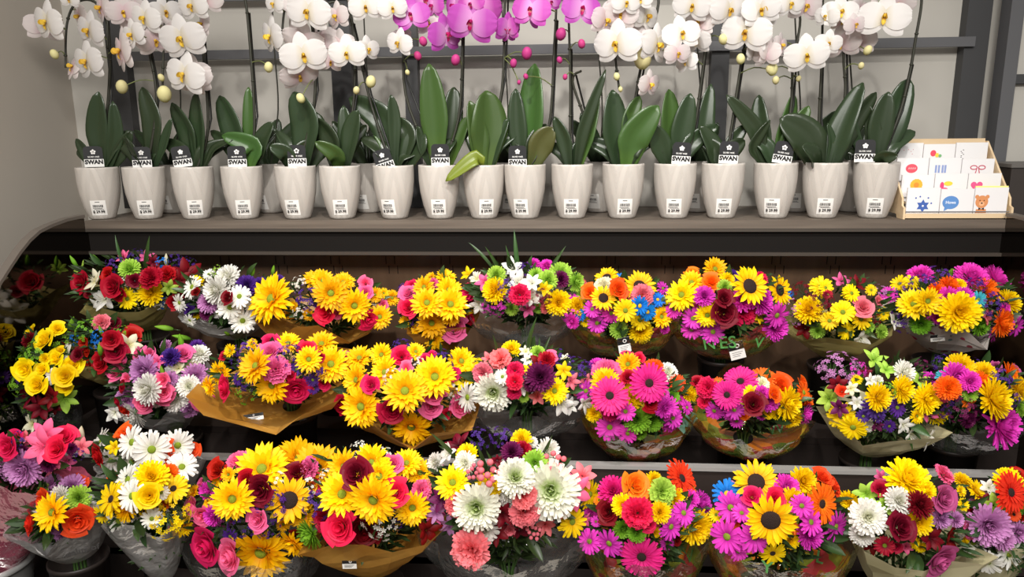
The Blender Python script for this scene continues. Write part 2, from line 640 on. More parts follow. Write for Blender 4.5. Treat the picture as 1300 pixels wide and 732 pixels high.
def bloom(kind, code, variant):
    """returns (name, petals mesh, centre mesh or None)"""
    key = (kind, code, variant)
    if key in BLOOM:
        return BLOOM[key]
    rnd = random.Random(hash((kind, variant)) % 9999 if False else (ord(kind) * 31 + variant * 7))
    j = lambda a: rnd.uniform(-a, a)
    b, cen, cname = MB(), None, None
    mats = [pmat(code), LEAFM]
    name = 'flower'
    if kind in 'SK':            # sunflower: two or three rows of pointed petals
        name = 'sunflower'
        rows = ((20, .14, .37, .05, -.2), (19, .13, .35, .30, -.25), (17, .11, .31, .58, -.2), (15, .09, .24, .9, -.1)) if kind == 'S' else ((18, .19, .32, .10, -.2), (17, .18, .30, .34, -.2))
        for n, r0, L, pit, bd in rows:
            for k in range(n):
                petal(b, 2 * PI * (k + j(.25)) / n, r0, .0, L * (1 + j(.12)), .16, pit + j(.22), bd + j(.3), p_point, cup=.35, nl=4)
        for k in range(12):
            petal(b, 2 * PI * k / 12, .1, -.05, .24, .1, -.15 + j(.2), .1, p_point, mi=1, nl=2)
        c = MB()
        if kind == 'S':
            dome(c, .095, .06, .0, 14)
            cen = c.mesh('flower_center', CEN['green'])
        else:
            dome(c, .19, .06, .0, 18)
            cen = c.mesh('flower_center', CEN['dark'])
    elif kind in 'DE':          # daisy
        name = 'daisy'
        for n, L, pit, z in ((17, .42, .10, 0), (15, .37, .34, .01)):
            for k in range(n):
                petal(b, 2 * PI * (k + j(.2)) / n, .08, z, L * (1 + j(.1)), .105, pit + j(.16), -.35 + j(.25), p_strap, cup=.3, nl=4)
        c = MB()
        dome(c, .105, .06, .01, 12)
        cen = c.mesh('flower_center', CEN['dark' if kind == 'E' else ('yellow' if code == 'blu' else 'green')])
    elif kind == 'G':           # gerbera
        name = 'gerbera'
        for n, r0, L, pit, z in ((28, .1, .4, .06, 0), (24, .1, .35, .26, .01), (22, .09, .17, .55, .015)):
            for k in range(n):
                petal(b, 2 * PI * (k + j(.2)) / n, r0, z, L * (1 + j(.06)), .085 if L > .2 else .04, pit + j(.1), -.25 + j(.12), p_strap, cup=.3, nl=3)
        c = MB()
        dome(c, .11, .045, .012, 14)
        cen = c.mesh('flower_center', CEN['dark'])
    elif kind == 'M':           # chrysanthemum: a packed ball of narrow petals
        name = 'chrysanthemum'
        rings = ((26, .05, .47, -.12, .35), (25, .05, .46, .10, .40), (23, .05, .44, .34, .45), (20, .05, .41, .58, .5), (16, .04, .37, .82, .55), (12, .03, .33, 1.05, .6), (8, .02, .30, 1.28, .5), (4, .01, .28, 1.45, .3))
        for q, (n, r0, L, pit, bd) in enumerate(rings):
            for k in range(n):
                petal(b, 2 * PI * (k + j(.3)) / n + q * .4, r0, -.1, L * (1 + j(.08)), .085, pit + j(.09), bd * .8 + j(.3), p_strap, cup=.5, nl=4, nw=2, tt=(0, 1) if q < 4 else (0, .62 - .11 * (q - 3)))
    elif kind == 'C':           # carnation: ruffled fans
        name = 'carnation'
        for n, L, pit in ((9, .44, .1), (9, .42, .45), (8, .38, .8), (6, .34, 1.1), (4, .3, 1.4)):
            for k in range(n):
                petal(b, 2 * PI * (k + j(.3)) / n, .03, -.12, L * (1 + j(.1)), .36, pit + j(.15), -.1 + j(.25), p_fan, nl=5, nw=8, ruffle=.045)
    elif kind == 'R':           # rose: spiral of cupped petals
        name = 'rose'
        N = 17
        for k in range(N):
            q = k / (N - 1)
            a0 = k * 2.39996 + j(.2)
            span = 2.6 - 1.0 * q
            rad = .045 + .33 * q ** 1.1
            h = .34 - .12 * q
            flare = .02 + .13 * q ** 2
            nl_, nw_ = 5, 7
            t = np.linspace(0, 1, nl_ + 1)[:, None]
            s = np.linspace(-1, 1, nw_ + 1)[None, :]
            wid = np.sin(PI * (.16 + .52 * t)) ** .8
            ang = a0 + span * .5 * s * wid
            R = rad * (.35 + .65 * np.sin(PI * .5 * np.minimum(1, t * 1.5))) + flare * t ** 4 * (1 + .3 * s ** 2) + .014 * np.sin(s * 2 + k) * t
            Z = -.16 + h * t * (1 - .14 * s ** 2) - .06 * q * t ** 5
            P = np.stack([R * np.cos(ang), R * np.sin(ang), Z + 0 * ang], -1)
            b.grid(P, np.repeat(t, nw_ + 1, 1), np.repeat(s * .5 + .5, nl_ + 1, 0))
        for k in range(5):
            petal(b, 2 * PI * k / 5, .05, -.18, .28, .1, .1, -.6, p_point, mi=1, nl=3)
    elif kind == 'A':           # lily-like funnel bloom
        name = 'lily_bloom'
        for k in range(6):
            o = k % 2
            petal(b, 2 * PI * k / 6 + j(.12), .03, -.12 + .01 * o, .50 * (1 + j(.12)), .30 - .06 * o, .85 + j(.25), -1.0 + j(.4), p_oval, cup=-.35, nl=5, nw=4)
        for k in range(5):
            a = 2 * PI * k / 5
            b.tube([(0, 0, -.1), (.05 * math.cos(a), .05 * math.sin(a), .1), (.11 * math.cos(a), .11 * math.sin(a), .22)], .008, 4)
    elif kind == 'B':           # closed lily bud
        name = 'flower_bud'
        pr = []
        for i in range(9):
            t = i / 8
            pr.append((.17 * math.sin(PI * (.12 + .86 * t)) ** .8 * (1 - .25 * t) + .002, -.5 + t))
        n = 12
        P = np.array([[(r * (1 + .12 * math.cos(3 * 2 * PI * k / n)) * math.cos(2 * PI * k / n), r * (1 + .12 * math.cos(3 * 2 * PI * k / n)) * math.sin(2 * PI * k / n), z) for k in range(n)] for r, z in pr])
        T = np.repeat(np.linspace(0, 1, 9)[:, None], n, 1)
        b.grid(P, T, np.zeros_like(T), close=True)
        b.tube([(0, 0, -.9), (0, 0, -.48)], .03, 5, 1)
    elif kind == 'T':           # sprig of tiny florets
        name = 'filler_sprig'
        for k in range(34):
            u, a = rnd.random(), 2 * PI * rnd.random()
            th = math.acos(1 - u * .95)
            rr = .45 * (1 + j(.15))
            c = Vector((rr * math.sin(th) * math.cos(a), rr * math.sin(th) * math.sin(a), rr * math.cos(th) * .8 - .12))
            nn = Vector((c.x, c.y, c.z + .3)).normalized()
            fm = frame(nn, spin=j(3))
            for q in range(5):
                ang = 2 * PI * q / 5
                pts = [c + fm.to_3x3() @ Vector(v) for v in ((0, 0, 0), (.05 * math.cos(ang - .5), .05 * math.sin(ang - .5), .02), (.085 * math.cos(ang), .085 * math.sin(ang), .015), (.05 * math.cos(ang + .5), .05 * math.sin(ang + .5), .02))]
                o = len(b.v)
                b.v += [tuple(p) for p in pts]
                b.uv += [(0, .5), (.4, 0), (1, .5), (.4, 1)]
                b.f.append((o, o + 1, o + 2, o + 3))
                b.mi.append(0)
            if k % 3 == 0:
                b.tube([(0, 0, -.45), tuple(c * .5 + Vector((0, 0, -.1))), tuple(c)], .01, 4, 1)
    elif kind == 'H':           # berries
        name = 'berry_sprig'
        for k in range(9):
            a = 2.4 * k
            r = .12 + .3 * (k / 9) ** .6
            c = (r * math.cos(a), r * math.sin(a), .12 + j(.12))
            b.sphere(c, .115, 10, 7, 0, 1.15)
            b.tube([(0, 0, -.4), (c[0] * .6, c[1] * .6, -.05), c], .018, 4, 1)
    me = b.mesh(name, mats)
    BLOOM[key] = (name, me, cen)
    return BLOOM[key]


def add_bloom(parent, kind, code, pos, n, size, up=Vector((0, 0, 1)), spin=None):
    name, me, cen = bloom(kind, code, random.randrange(2))
    mw = Matrix.Translation(pos) @ frame(n, up, random.uniform(0, 6.28) if spin is None else spin) @ Matrix.Scale(size, 4)
    o = part(name, me, parent, mw)
    if cen:
        part('flower_center', cen, o, mw)
    return o


def leaf_mesh(name, W, mat, fold=.25, droop=.5, nl=7, prof=None):
    b = MB()
    prof = prof or (lambda t: max(.02, math.sin(PI * min(1, .06 + .94 * t)) ** .75 * (1.15 - .3 * t)))
    petal(b, 0, 0, 0, 1.0, W, droop * .5, -droop, prof, cup=fold, nl=nl, nw=4)
    return b.mesh(name, mat)


LEAF = [leaf_mesh('leaf', .34, LEAFM, .3, .5), leaf_mesh('leaf', .26, LEAFM, .25, .9), leaf_mesh('leaf', .42, DARKLEAF, .35, .3)]
BLADE = leaf_mesh('leaf_blade', .09, LEAFM, .4, .6)


def aim(d, nrm, roll=0.0):
    """matrix with X along d and Z as near to nrm as possible"""
    x = Vector(d).normalized()
    z = Vector(nrm) - x * Vector(nrm).dot(x)
    if z.length < 1e-3:
        z = Vector((0, 0, 1)) - x * x.z
    z.normalize()
    y = z.cross(x)
    return Matrix((x, y, z)).transposed().to_4x4() @ Matrix.Rotation(roll, 4, 'X')


# ------------------------------------------------------------------ orchids on the shelf
def pot_mat():
    m, nt, p, out = new_mat('pot_ceramic')
    p.inputs['Base Color'].default_value = lin((190, 183, 175))
    p.inputs['Roughness'].default_value = .42
    tc = nt.nodes.new('ShaderNodeTexCoord')
    sep = nt.nodes.new('ShaderNodeSeparateXYZ')
    nt.links.new(tc.outputs['UV'], sep.inputs[0])

    def math_(op, a, b=None):
        n = nt.nodes.new('ShaderNodeMath')
        n.operation = op
        for i, v in enumerate((a, b)):
            if v is None:
                continue
            if hasattr(v, 'links'):
                nt.links.new(v, n.inputs[i])
            else:
                n.inputs[i].default_value = v
        return n.outputs[0]
    tri = math_('PINGPONG', math_('MULTIPLY', sep.outputs[1], 10.0), 1.0)       # zigzag around the pot
    band = math_('ADD', math_('MULTIPLY', sep.outputs[0], 3.0), math_('MULTIPLY', tri, 1.4))
    sel = math_('GREATER_THAN', math_('FRACT', band), .5)                        # alternate ribbed and plain bands
    rib = math_('SINE', math_('MULTIPLY', math_('SUBTRACT', sep.outputs[0], math_('MULTIPLY', tri, .47)), 190.0))
    edge = math_('MULTIPLY', math_('LESS_THAN', math_('FRACT', math_('ADD', band, .5)), .06), -1.5)
    h = math_('ADD', math_('MULTIPLY', rib, sel), edge)
    bp = nt.nodes.new('ShaderNodeBump')
    bp.inputs['Strength'].default_value = .4
    bp.inputs['Distance'].default_value = .0012
    nt.links.new(h, bp.inputs['Height'])
    nt.links.new(bp.outputs[0], p.inputs['Normal'])
    return m


POTM = pot_mat()
SOIL = M('bark_mix', (58, 44, 32), .9, noise=.4, nscale=60, bump=.8, bscale=60)
PH, PR = .170, .0655
pb = MB()
outer = [(.0005, 0), (.036, 0), (.0395, .002), (.0420, .008), (.0535, .043), (.0618, .085), (.0650, .12), (.0655, .148), (.0655, .164), (.065, PH), (.061, PH), (.0605, .155), (.0595, .13), (.0005, .128)]
pb.lathe(outer, 48)
POT_ME = pb.mesh('pot', POTM)
sb = MB()
sb.lathe([(.0585, .134), (.04, .141), (.0005, .143)], 24)
SOIL_ME = sb.mesh('soil', SOIL)
ORCH_LEAF = petal_mat('orchid_leaf', (34, 46, 29), (46, 60, 38), var=.10, trans=.10, rough=.3, spec=.5)
ORCH_LEAF_L = petal_mat('orchid_leaf_light', (84, 112, 46), (66, 94, 44), var=.08, trans=.2, rough=.32, spec=.5)
ORCH_LEAF_Y = petal_mat('orchid_leaf_yellowing', (92, 112, 36), (122, 136, 44), var=.04, trans=.2, rough=.35, spec=.5)
ORCH_LEAF_B = petal_mat('orchid_leaf_bronze', (66, 76, 36), (78, 78, 40), var=.06, trans=.1, rough=.35, spec=.5)
OSTEM = M('orchid_stem', (44, 44, 34), .5, noise=.2, nscale=30)
TAGB = M('tag_black', (22, 22, 24), .4)
TAGW = M('tag_white', (232, 230, 226), .5)
INK = M('ink_black', (24, 22, 22), .6)
STICK = M('sticker_white', (236, 233, 228), .45)

ORCHID = {}


def orchid_flower(code):
    if code in ORCHID:
        return ORCHID[code]
    if code == 'w':
        pm = petal_mat('orchid_white', (216, 208, 188), (226, 222, 219), var=.05, trans=.3, pos=.3)
        lm = petal_mat('orchid_lip_gold', (150, 84, 16), (232, 190, 70), var=.05, trans=.2)
    elif code == 'k':
        pm = petal_mat('orchid_blush', (226, 200, 204), (226, 216, 214), var=.06, trans=.35, pos=.5)
        lm = petal_mat('orchid_lip_gold', (150, 84, 16), (232, 190, 70))
    else:
        pm = petal_mat('orchid_magenta', (232, 168, 222), (196, 84, 184), var=.10, trans=.3, pos=.6)
        lm = petal_mat('orchid_lip_magenta', (226, 150, 140), (176, 16, 96), var=.05, trans=.2)
    b = MB()
    rd = random.Random(4)
    for a in (PI / 2, PI * 7 / 6 + .12, PI * 11 / 6 - .12):       # three sepals behind
        petal(b, a, .02, -.02, .48, .34, .12, -.5, p_oval, cup=-.2, nl=7, nw=6)
    for a in (.16, PI - .16):                                    # two broad round petals in front
        petal(b, a, .02, .0, .49, .53, .22, -.62, p_round, cup=-.10, nl=8, nw=8, ruffle=.012)
    me = b.mesh('flower', pm)
    l = MB()
    for a in (.35, PI - .35):
        petal(l, a, .01, .02, .15, .12, 1.1, .5, p_oval, cup=.5, nl=4, nw=3)
    petal(l, -PI / 2, .01, .02, .15, .13, .6, -1.2, p_point, cup=.6, nl=5, nw=3)
    l.sphere((0, .03, .05), .04, 8, 6, 0, 1.2)
    lip = l.mesh('lip', lm)
    ORCHID[code] = (me, lip)
    return ORCHID[code]


def obud(code):
    key = 'bud' + code
    if key not in ORCHID:
        b = MB()
        b.sphere((0, 0, 0), .42, 10, 7, 0, 1.25)
        ORCHID[key] = b.mesh('bud', petal_mat('orchid_bud_' + code, *(((168, 170, 90), (214, 206, 150)) if code == 'w' else ((130, 30, 80), (186, 60, 124))), var=.05, trans=.1))
    return ORCHID[key]


def strap_leaf(parent, base, mid, tip, width, mat, face):
    """long orchid leaf along a curve, turned towards direction face"""
    tw = random.uniform(-.5, .5)
    path = smooth_path([base, base.lerp(mid, .5) + (mid - base.lerp(tip, .5)) * .12, mid, tip], 5)
    n = len(path)
    b = MB()
    P, T, S = [], [], []
    for i, p in enumerate(path):
        t = i / (n - 1)
        tg = (path[min(i + 1, n - 1)] - path[max(i - 1, 0)]).normalized()
        side = tg.cross(face)
        if side.length < .15:
            side = tg.cross(Vector((0, 0, 1)))
        side.normalize()
        nrm = side.cross(tg)
        w = width * .5 * (.30 + .70 * min(1, t / .55) ** .9) * (1 if t < .6 else max(.03, max(0, 1 - ((t - .6) / .405) ** 2.2) ** .75))
        side = (Matrix.Rotation(tw * t, 3, tg) @ side).normalized()
        nrm = side.cross(tg)
        row = []
        for s in np.linspace(-1, 1, 7):
            row.append(tuple(p + side * (s * w) + nrm * (w * (.42 * abs(s) - .12 * s * s))))
        P.append(row)
        T.append([t] * 7)
        S.append(list(np.linspace(0, 1, 7)))
    b.grid(np.array(P), np.array(T), np.array(S))
    me = b.mesh('leaf', mat)
    o = part('leaf', me, parent)
    sol = o.modifiers.new('thick', 'SOLIDIFY')
    sol.thickness = .0022
    return o


def star_emblem(size):
    b = MB()
    for k in range(5):
        petal(b, PI / 2 + 2 * PI * k / 5, .0, 0, size * .5, size * .42, 0, 0, p_round, nl=5, nw=4)
    return b.mesh('emblem', TAGW)


EMBLEM = star_emblem(.016)


def round_top(w, h, r, n=5):
    pts = [(-w / 2, 0), (w / 2, 0)]
    for k in range(n + 1):
        a = PI / 2 * k / n
        pts.append((w / 2 - r + r * math.cos(a), h - r + r * math.sin(a)))
    for k in range(n + 1):
        a = PI / 2 + PI / 2 * k / n
        pts.append((-w / 2 + r + r * math.cos(a), h - r + r * math.sin(a)))
    return pts


_tg = MB()
_tg.prism([(x, y, 0) for x, y in [(a_, b_ + .018) for a_, b_ in round_top(.056, .067, .012)]], (0, 0, 1), .0012)
TAG_ME = _tg.mesh('plant_tag', TAGB, False)
_tg = MB()
_tg.box((-.0282, .018, .0013), (.0285, .043, .0018))
TAGBAND_ME = _tg.mesh('tag_band', TAGW, False)


def plant_tag(parent, px, py, tilt, Y):
    """tag standing in the pot: origin at the lower white band's foot"""
    c = at(px, py, Y)
    dirc = (CAM - c)
    dirc.z *= .3
    mw = Matrix.Translation(c) @ frame(dirc, Vector((0, 0, 1)), tilt) @ Matrix.Translation((0, -.043, 0))
    t = part('plant_tag', TAG_ME, parent, mw, label='black and white plant tag')
    part('tag_band', TAGBAND_ME, t, mw)
    part('lettering', text_mesh('SWAN', .0180, INK, .0011), t, mw @ Matrix.Translation((0, .0335, .0021)))
    part('lettering', text_mesh('SILVER VASE', .0062, TAGW, .0001), t, mw @ Matrix.Translation((0, .0505, .0016)))
    part('emblem', EMBLEM, t, mw @ Matrix.Translation((0, .0665, .0016)))


def pot_radius(z):
    for (r0, z0), (r1, z1) in zip(outer[1:9], outer[2:10]):
        if z0 <= z <= z1:
            return r0 + (r1 - r0) * (z - z0) / max(1e-6, z1 - z0)
    return PR


def curved_patch(name, ang0, z0, z1, half, m, out, zc0=0, rects=None):
    """label hugging the pot wall; rects = list of (u0, v0, u1, v1) in metres around its centre"""
    b = MB()
    for u0, v0, u1, v1 in rects or [(-half, z0 - (z0 + z1) / 2, half, z1 - (z0 + z1) / 2)]:
        nu = max(2, int((u1 - u0) / .006))
        P = []
        for v in np.linspace(v0, v1, 4):
            z = (z0 + z1) / 2 + v
            r = pot_radius(z) + out
            P.append([(r * math.cos(ang0 + u / r), r * math.sin(ang0 + u / r), z) for u in np.linspace(u0, u1, nu + 1)])
        P = np.array(P)
        b.grid(P, np.zeros(P.shape[:2]), np.zeros(P.shape[:2]))
    return b.mesh(name, m)


_rb = random.Random(3)
_rects = [(-.008, .0185, .006, .0205)]
u = -.016
while u < .015:
    w = _rb.choice((.0007, .0012, .0018))
    _rects.append((u, .002, u + w, .0105))
    u += w + _rb.choice((.0008, .0013))
_rects += [(-.017, -.0022, .012, -.0008), (-.013, -.0052, .016, -.0040)]
STK_Z0, STK_Z1 = .014, .064
STICKER = curved_patch('price_sticker', -PI / 2, STK_Z0, STK_Z1, .0235, STICK, .0006)
BARS = curved_patch('barcode', -PI / 2, STK_Z0, STK_Z1, 0, INK, .0010, rects=_rects)
PRICE = {}


def price_text(pot_obj, mw, ang):
    z = (STK_Z0 + STK_Z1) / 2 - .0125
    r = pot_radius(z) + .0016
    loc = Vector((r * math.cos(-PI / 2), r * math.sin(-PI / 2), z))
    part('lettering', text_mesh('$ 29.99', .0115, INK, .0003), pot_obj, mw @ Matrix.Translation(loc) @ frame((0, -1, -.19), Vector((0, 0, 1))))


POT_X = [131, 189, 250, 312, 379, 435, 502, 559, 615, 667, 726, 790, 855, 915, 981, 1043, 1107]
STK_X = [127, 186, 249, 310, 372, 433, 493, 557, 618, 661, 725, 793, 855, 918, 979, 1046, 1109]
BACK_X = [222, 346, 470, 643, 760, 884, 1008, 1078]
TAGS = {0: (119, 199, 0), 1: (180, 200, 0), 2: (231, 199, .12), 3: (301, 199, 0), 4: (377, 198, 0), 6: (488, 203, .3), 7: (559, 197, 0), 9: (657, 199, 0), 12: (865, 195, -.06), 13: (925, 194, -.03), 14: (994, 194, -.16), 16: (1098, 192, 0)}
D_, L_, Y_, B_ = ORCH_LEAF, ORCH_LEAF_L, ORCH_LEAF_Y, ORCH_LEAF_B
# pot: [(mid, tip, width px, material), ...]
LEAVES = {
    0: [((120, 160), (120, 116), 24, D_), ((108, 192), (97, 176), 13, D_), ((150, 190), (162, 166), 16, D_), ((142, 170), (138, 128), 16, D_)],
    1: [((190, 150), (176, 110), 24, D_), ((205, 180), (214, 150), 12, D_), ((172, 195), (160, 172), 13, D_)],
    2: [((234, 165), (214, 130), 25, D_), ((249, 160), (246, 116), 25, D_), ((270, 188), (292, 178), 10, D_)],
    3: [((292, 160), (275, 121), 29, D_), ((314, 150), (312, 110), 15, L_), ((330, 178), (344, 155), 20, D_), ((318, 186), (278, 172), 23, L_)],
    4: [((387, 152), (370, 116), 36, D_), ((402, 180), (398, 142), 24, D_), ((362, 194), (342, 186), 18, D_)],
    5: [((420, 175), (400, 150), 26, D_), ((448, 165), (455, 140), 22, D_), ((425, 195), (400, 180), 17, L_), ((440, 170), (436, 134), 18, D_)],
    6: [((482, 150), (441, 124), 30, D_), ((528, 178), (534, 164), 34, D_), ((498, 150), (494, 120), 14, D_), ((490, 180), (470, 158), 22, L_), ((516, 170), (500, 150), 22, D_)],
    7: [((550, 140), (543, 80), 29, L_), ((572, 150), (575, 110), 24, D_), ((584, 170), (594, 148), 15, L_), ((536, 185), (528, 160), 16, D_)],
    8: [((619, 158), (617, 115), 40, L_), ((606, 170), (596, 128), 22, L_), ((602, 202), (566, 230), 16, Y_), ((632, 180), (646, 150), 16, D_)],
    9: [((676, 140), (679, 80), 31, L_), ((656, 155), (654, 112), 20, D_), ((688, 180), (702, 162), 26, B_), ((650, 178), (640, 156), 12, D_)],
    10: [((742, 160), (769, 88), 13, D_), ((748, 165), (760, 120), 17, L_), ((716, 175), (704, 148), 16, D_)],
    11: [((779, 160), (777, 114), 29, D_), ((806, 172), (836, 134), 32, L_), ((800, 150), (812, 122), 18, L_), ((800, 190), (822, 168), 24, D_)],
    12: [((850, 155), (850, 113), 25, L_), ((868, 160), (878, 118), 24, D_), ((838, 180), (828, 158), 22, D_)],
    13: [((896, 160), (904, 106), 20, D_), ((932, 180), (950, 158), 16, D_), ((906, 185), (890, 160), 20, D_)],
    14: [((958, 160), (924, 120), 18, D_), ((968, 160), (966, 120), 20, D_), ((998, 165), (1010, 118), 22, L_), ((1008, 172), (1030, 134), 20, L_), ((958, 185), (980, 152), 13, D_)],
    15: [((1020, 172), (990, 150), 36, D_), ((1068, 165), (1096, 105), 27, D_), ((1088, 150), (1112, 117), 18, D_), ((1030, 196), (1018, 186), 20, D_), ((1056, 180), (1050, 156), 9, D_)],
    16: [((1138, 150), (1158, 99), 29, D_), ((1112, 165), (1104, 133), 16, D_), ((1122, 155), (1132, 116), 24, D_), ((1138, 185), (1146, 160), 15, D_), ((1122, 200), (1140, 197), 15, D_), ((1090, 175), (1086, 150), 10, D_)],
}
STEMS = {
    0: [((138, 120), (138, 40), (122, 4), (98, 3), (85, 30), (83, 86))],
    1: [((199, 130), (187, 55), (174, 4), (150, -2), (137, 25), (137, 74))],
    2: [((264, 165), (258, 65), (252, 0), (235, -22), (212, 0), (206, 120))],
    3: [((323, 165), (316, 40), (308, -12), (290, -40), (262, -20))],
    4: [((399, 130), (397, 40), (385, 0), (364, 4), (358, 42))],
    5: [((449, 130), (449, 50), (441, 0), (425, -16))],
    6: [((472, 135), (452, 50), (438, 10), (416, 5), (404, 40))],
    7: [((515, 120), (514, 0), (505, -16)), ((582, 150), (587, 52), (585, -8))],
    8: [((637, 115), (641, 0), (646, -15))],
    9: [((696, 165), (704, 52), (707, -8))],
    10: [((724, 185), (724, 100), (721, -8)), ((745, 168), (727, 104), (738, 90))],
    11: [((806, 130), (815, 80), (836, 4), (822, -18), (788, -4), (781, 60), (786, 112))],
    12: [((878, 180), (895, 65), (899, -5), (884, -18), (864, 20))],
    13: [((926, 178), (941, 80), (946, 45), (935, 5), (915, -10))],
    14: [((1003, 145), (1007, 80), (1016, 25), (1006, -8))],
    15: [((1040, 160), (1043, 85), (1045, -6)), ((1072, 130), (1071, 70), (1078, 18))],
    16: [((1140, 150), (1154, 97), (1162, 52), (1170, -5), (1155, -32), (1122, -4))],
}
CR = {'1': (0, 0, 3.812), '2': (320, 0, 3.812), '3': (640, 0, 3.812), '4': (960, 0, 3.812)}
OFLOW = {  # crop: (x, y, diameter, colour, face) face: f front, s side, b back
    '1': '225,110,170,w,l 430,150,150,w,l 420,300,165,w,l 585,250,175,k,s 700,90,165,w,f 640,170,125,w,l 490,40,130,k,b 600,60,150,k,f 880,190,215,w,f 890,365,210,w,f 930,30,160,w,f 800,60,120,w,b 385,80,115,k,b 335,0,80,w,f 750,200,125,k,s 980,120,110,k,b 940,400,110,k,b',
    '2': '270,60,200,w,f 90,180,150,w,s 250,270,205,w,f 230,370,135,k,b 460,260,165,w,f 550,35,150,w,f 105,20,90,w,l 330,200,140,k,b 410,80,110,k,b 560,240,95,w,s 680,40,130,w,f 710,210,115,w,l 770,75,165,p,f 875,30,100,p,b 1060,110,225,p,f 940,170,150,p,b 1060,20,125,p,f 1240,140,110,p,s 860,120,100,k,b 200,170,110,k,b 380,300,90,k,b 980,30,110,p,s',
    '3': '130,50,175,p,f 375,45,175,p,f 15,140,105,p,s 225,10,85,p,b 565,70,155,k,f 490,100,125,k,s 545,215,185,w,l 690,80,125,w,s 740,220,150,w,s 705,410,105,k,s 590,15,130,w,f 860,165,170,w,f 910,30,170,w,f 840,260,125,k,f 880,300,90,w,s 945,110,115,k,b 930,200,110,w,b 1090,50,175,w,f 1250,50,185,w,f 1170,160,185,w,l 1265,260,110,k,s 660,0,110,w,f 1210,250,80,w,s',
    '4': '25,50,165,w,f 165,20,140,w,f 15,140,115,w,s 70,250,115,k,s 120,220,90,k,s 245,270,190,w,f 240,30,130,k,b 410,60,160,w,f 350,210,120,w,f 410,210,135,k,b 620,85,215,w,f 500,60,125,k,b 495,200,120,k,b 480,120,105,k,f 690,20,110,k,b 340,80,90,w,s',
}
OBUDS = {
    '1': '263,262,46,w 590,420,66,w 795,455,80,w 700,230,40,w 780,375,36,w',
    '2': '80,325,50,w 575,395,58,w 505,437,38,w 235,475,48,w 752,350,26,w 828,200,45,p 802,270,42,p 985,290,52,p 1265,305,40,p',
    '3': '110,258,58,p 275,165,58,p 45,308,38,p 375,212,42,p 268,290,32,p 105,370,28,p 295,372,28,p 545,370,36,w 563,432,26,w 670,285,95,w 1060,190,48,w 1145,285,48,w 1285,335,42,w 72,398,22,p',
    '4': '78,335,58,w 95,388,38,w 540,243,44,w 508,318,32,w 205,380,28,w',
}
_desc = {0: 'left-most', 16: 'beside the card rack'}
ORCH_LABELS = [
    'potted white orchid whose spray arches towards the beige side wall',
    'potted white orchid with one tall twisting leaf, next to the orchid at the side wall',
    'potted white orchid under the two largest stacked blooms, tag leaning left',
    'potted orchid with a bright leaf lying across its tag and pot rim',
    'potted white orchid with upright tag and wide dark leaf over its pot',
    'potted white orchid without a tag between the upright-tag and the tilted-tag pots',
    'potted white orchid with strongly tilted tag and large curled dark leaf',
    'potted orchid with magenta blooms and a tall pale green paddle leaf, tag upright',
    'potted magenta orchid with a yellowing leaf drooping over its neighbour pot',
    'potted magenta orchid with a tall pale paddle leaf and a bronze leaf',
    'potted magenta orchid without tag, with narrow upright leaves and thin bare stem',
    'potted white orchid without tag, broad dark and light leaves, drooping spent bloom',
    'potted white orchid with tag leaning right before broad mid-green leaves',
    'potted white orchid with tag, standing before the dark wall post, few leaves',
    'potted white orchid with thin pointed leaves and tag tilted to the right',
    'potted white orchid without tag, with one wide bent dark leaf and two slanting ones',
    'potted orchid beside the card rack with many dark leaves and a tall bare stem',
]
orchids = []
for i, px in enumerate(POT_X):
    c = at(px, 277, POT_Y)
    c.z = SHELF_Z + .0008
    t = thing('potted_orchid', ORCH_LABELS[i], 'orchid', c, 'potted orchids in the front row on the shelf')
    p = part('pot', POT_ME, t, Matrix.Translation(c), label='cream ceramic pot with embossed zigzag ribs')
    part('soil', SOIL_ME, t, Matrix.Translation(c))
    ang = math.atan2(c.x, c.y) * -1 + (STK_X[i] - px) / F * 2.39 / .052
    mw = Matrix.Translation(c) @ Matrix.Rotation(ang, 4, 'Z')
    s = part('price_sticker', STICKER, p, mw, label='white price sticker with barcode')
    part('barcode', BARS, p, mw)
    price_text(p, mw, ang)
    orchids.append((t, c, []))
    if i in TAGS:
        x, y, tl = TAGS[i]
        dx_ = abs(x - px) / F * 2.37
        plant_tag(t, x, y + 3, tl, POT_Y - .88 * math.sqrt(max(.0001, .058 ** 2 - (dx_ + .026) ** 2)))
BACK_LABELS = ['rear potted orchid seen between the second and third front pots', 'rear potted orchid seen between the bright-leaf and the wide-leaf front pots',
               'rear potted orchid seen beside the tilted-tag front pot', 'rear potted orchid seen behind the yellowing-leaf pot', 'rear potted orchid seen beside the narrow-leaf front pot',
               'rear potted orchid seen before the middle wall post', 'rear potted orchid seen beside the right-tilted tag', 'rear potted orchid seen between the last two front pots']
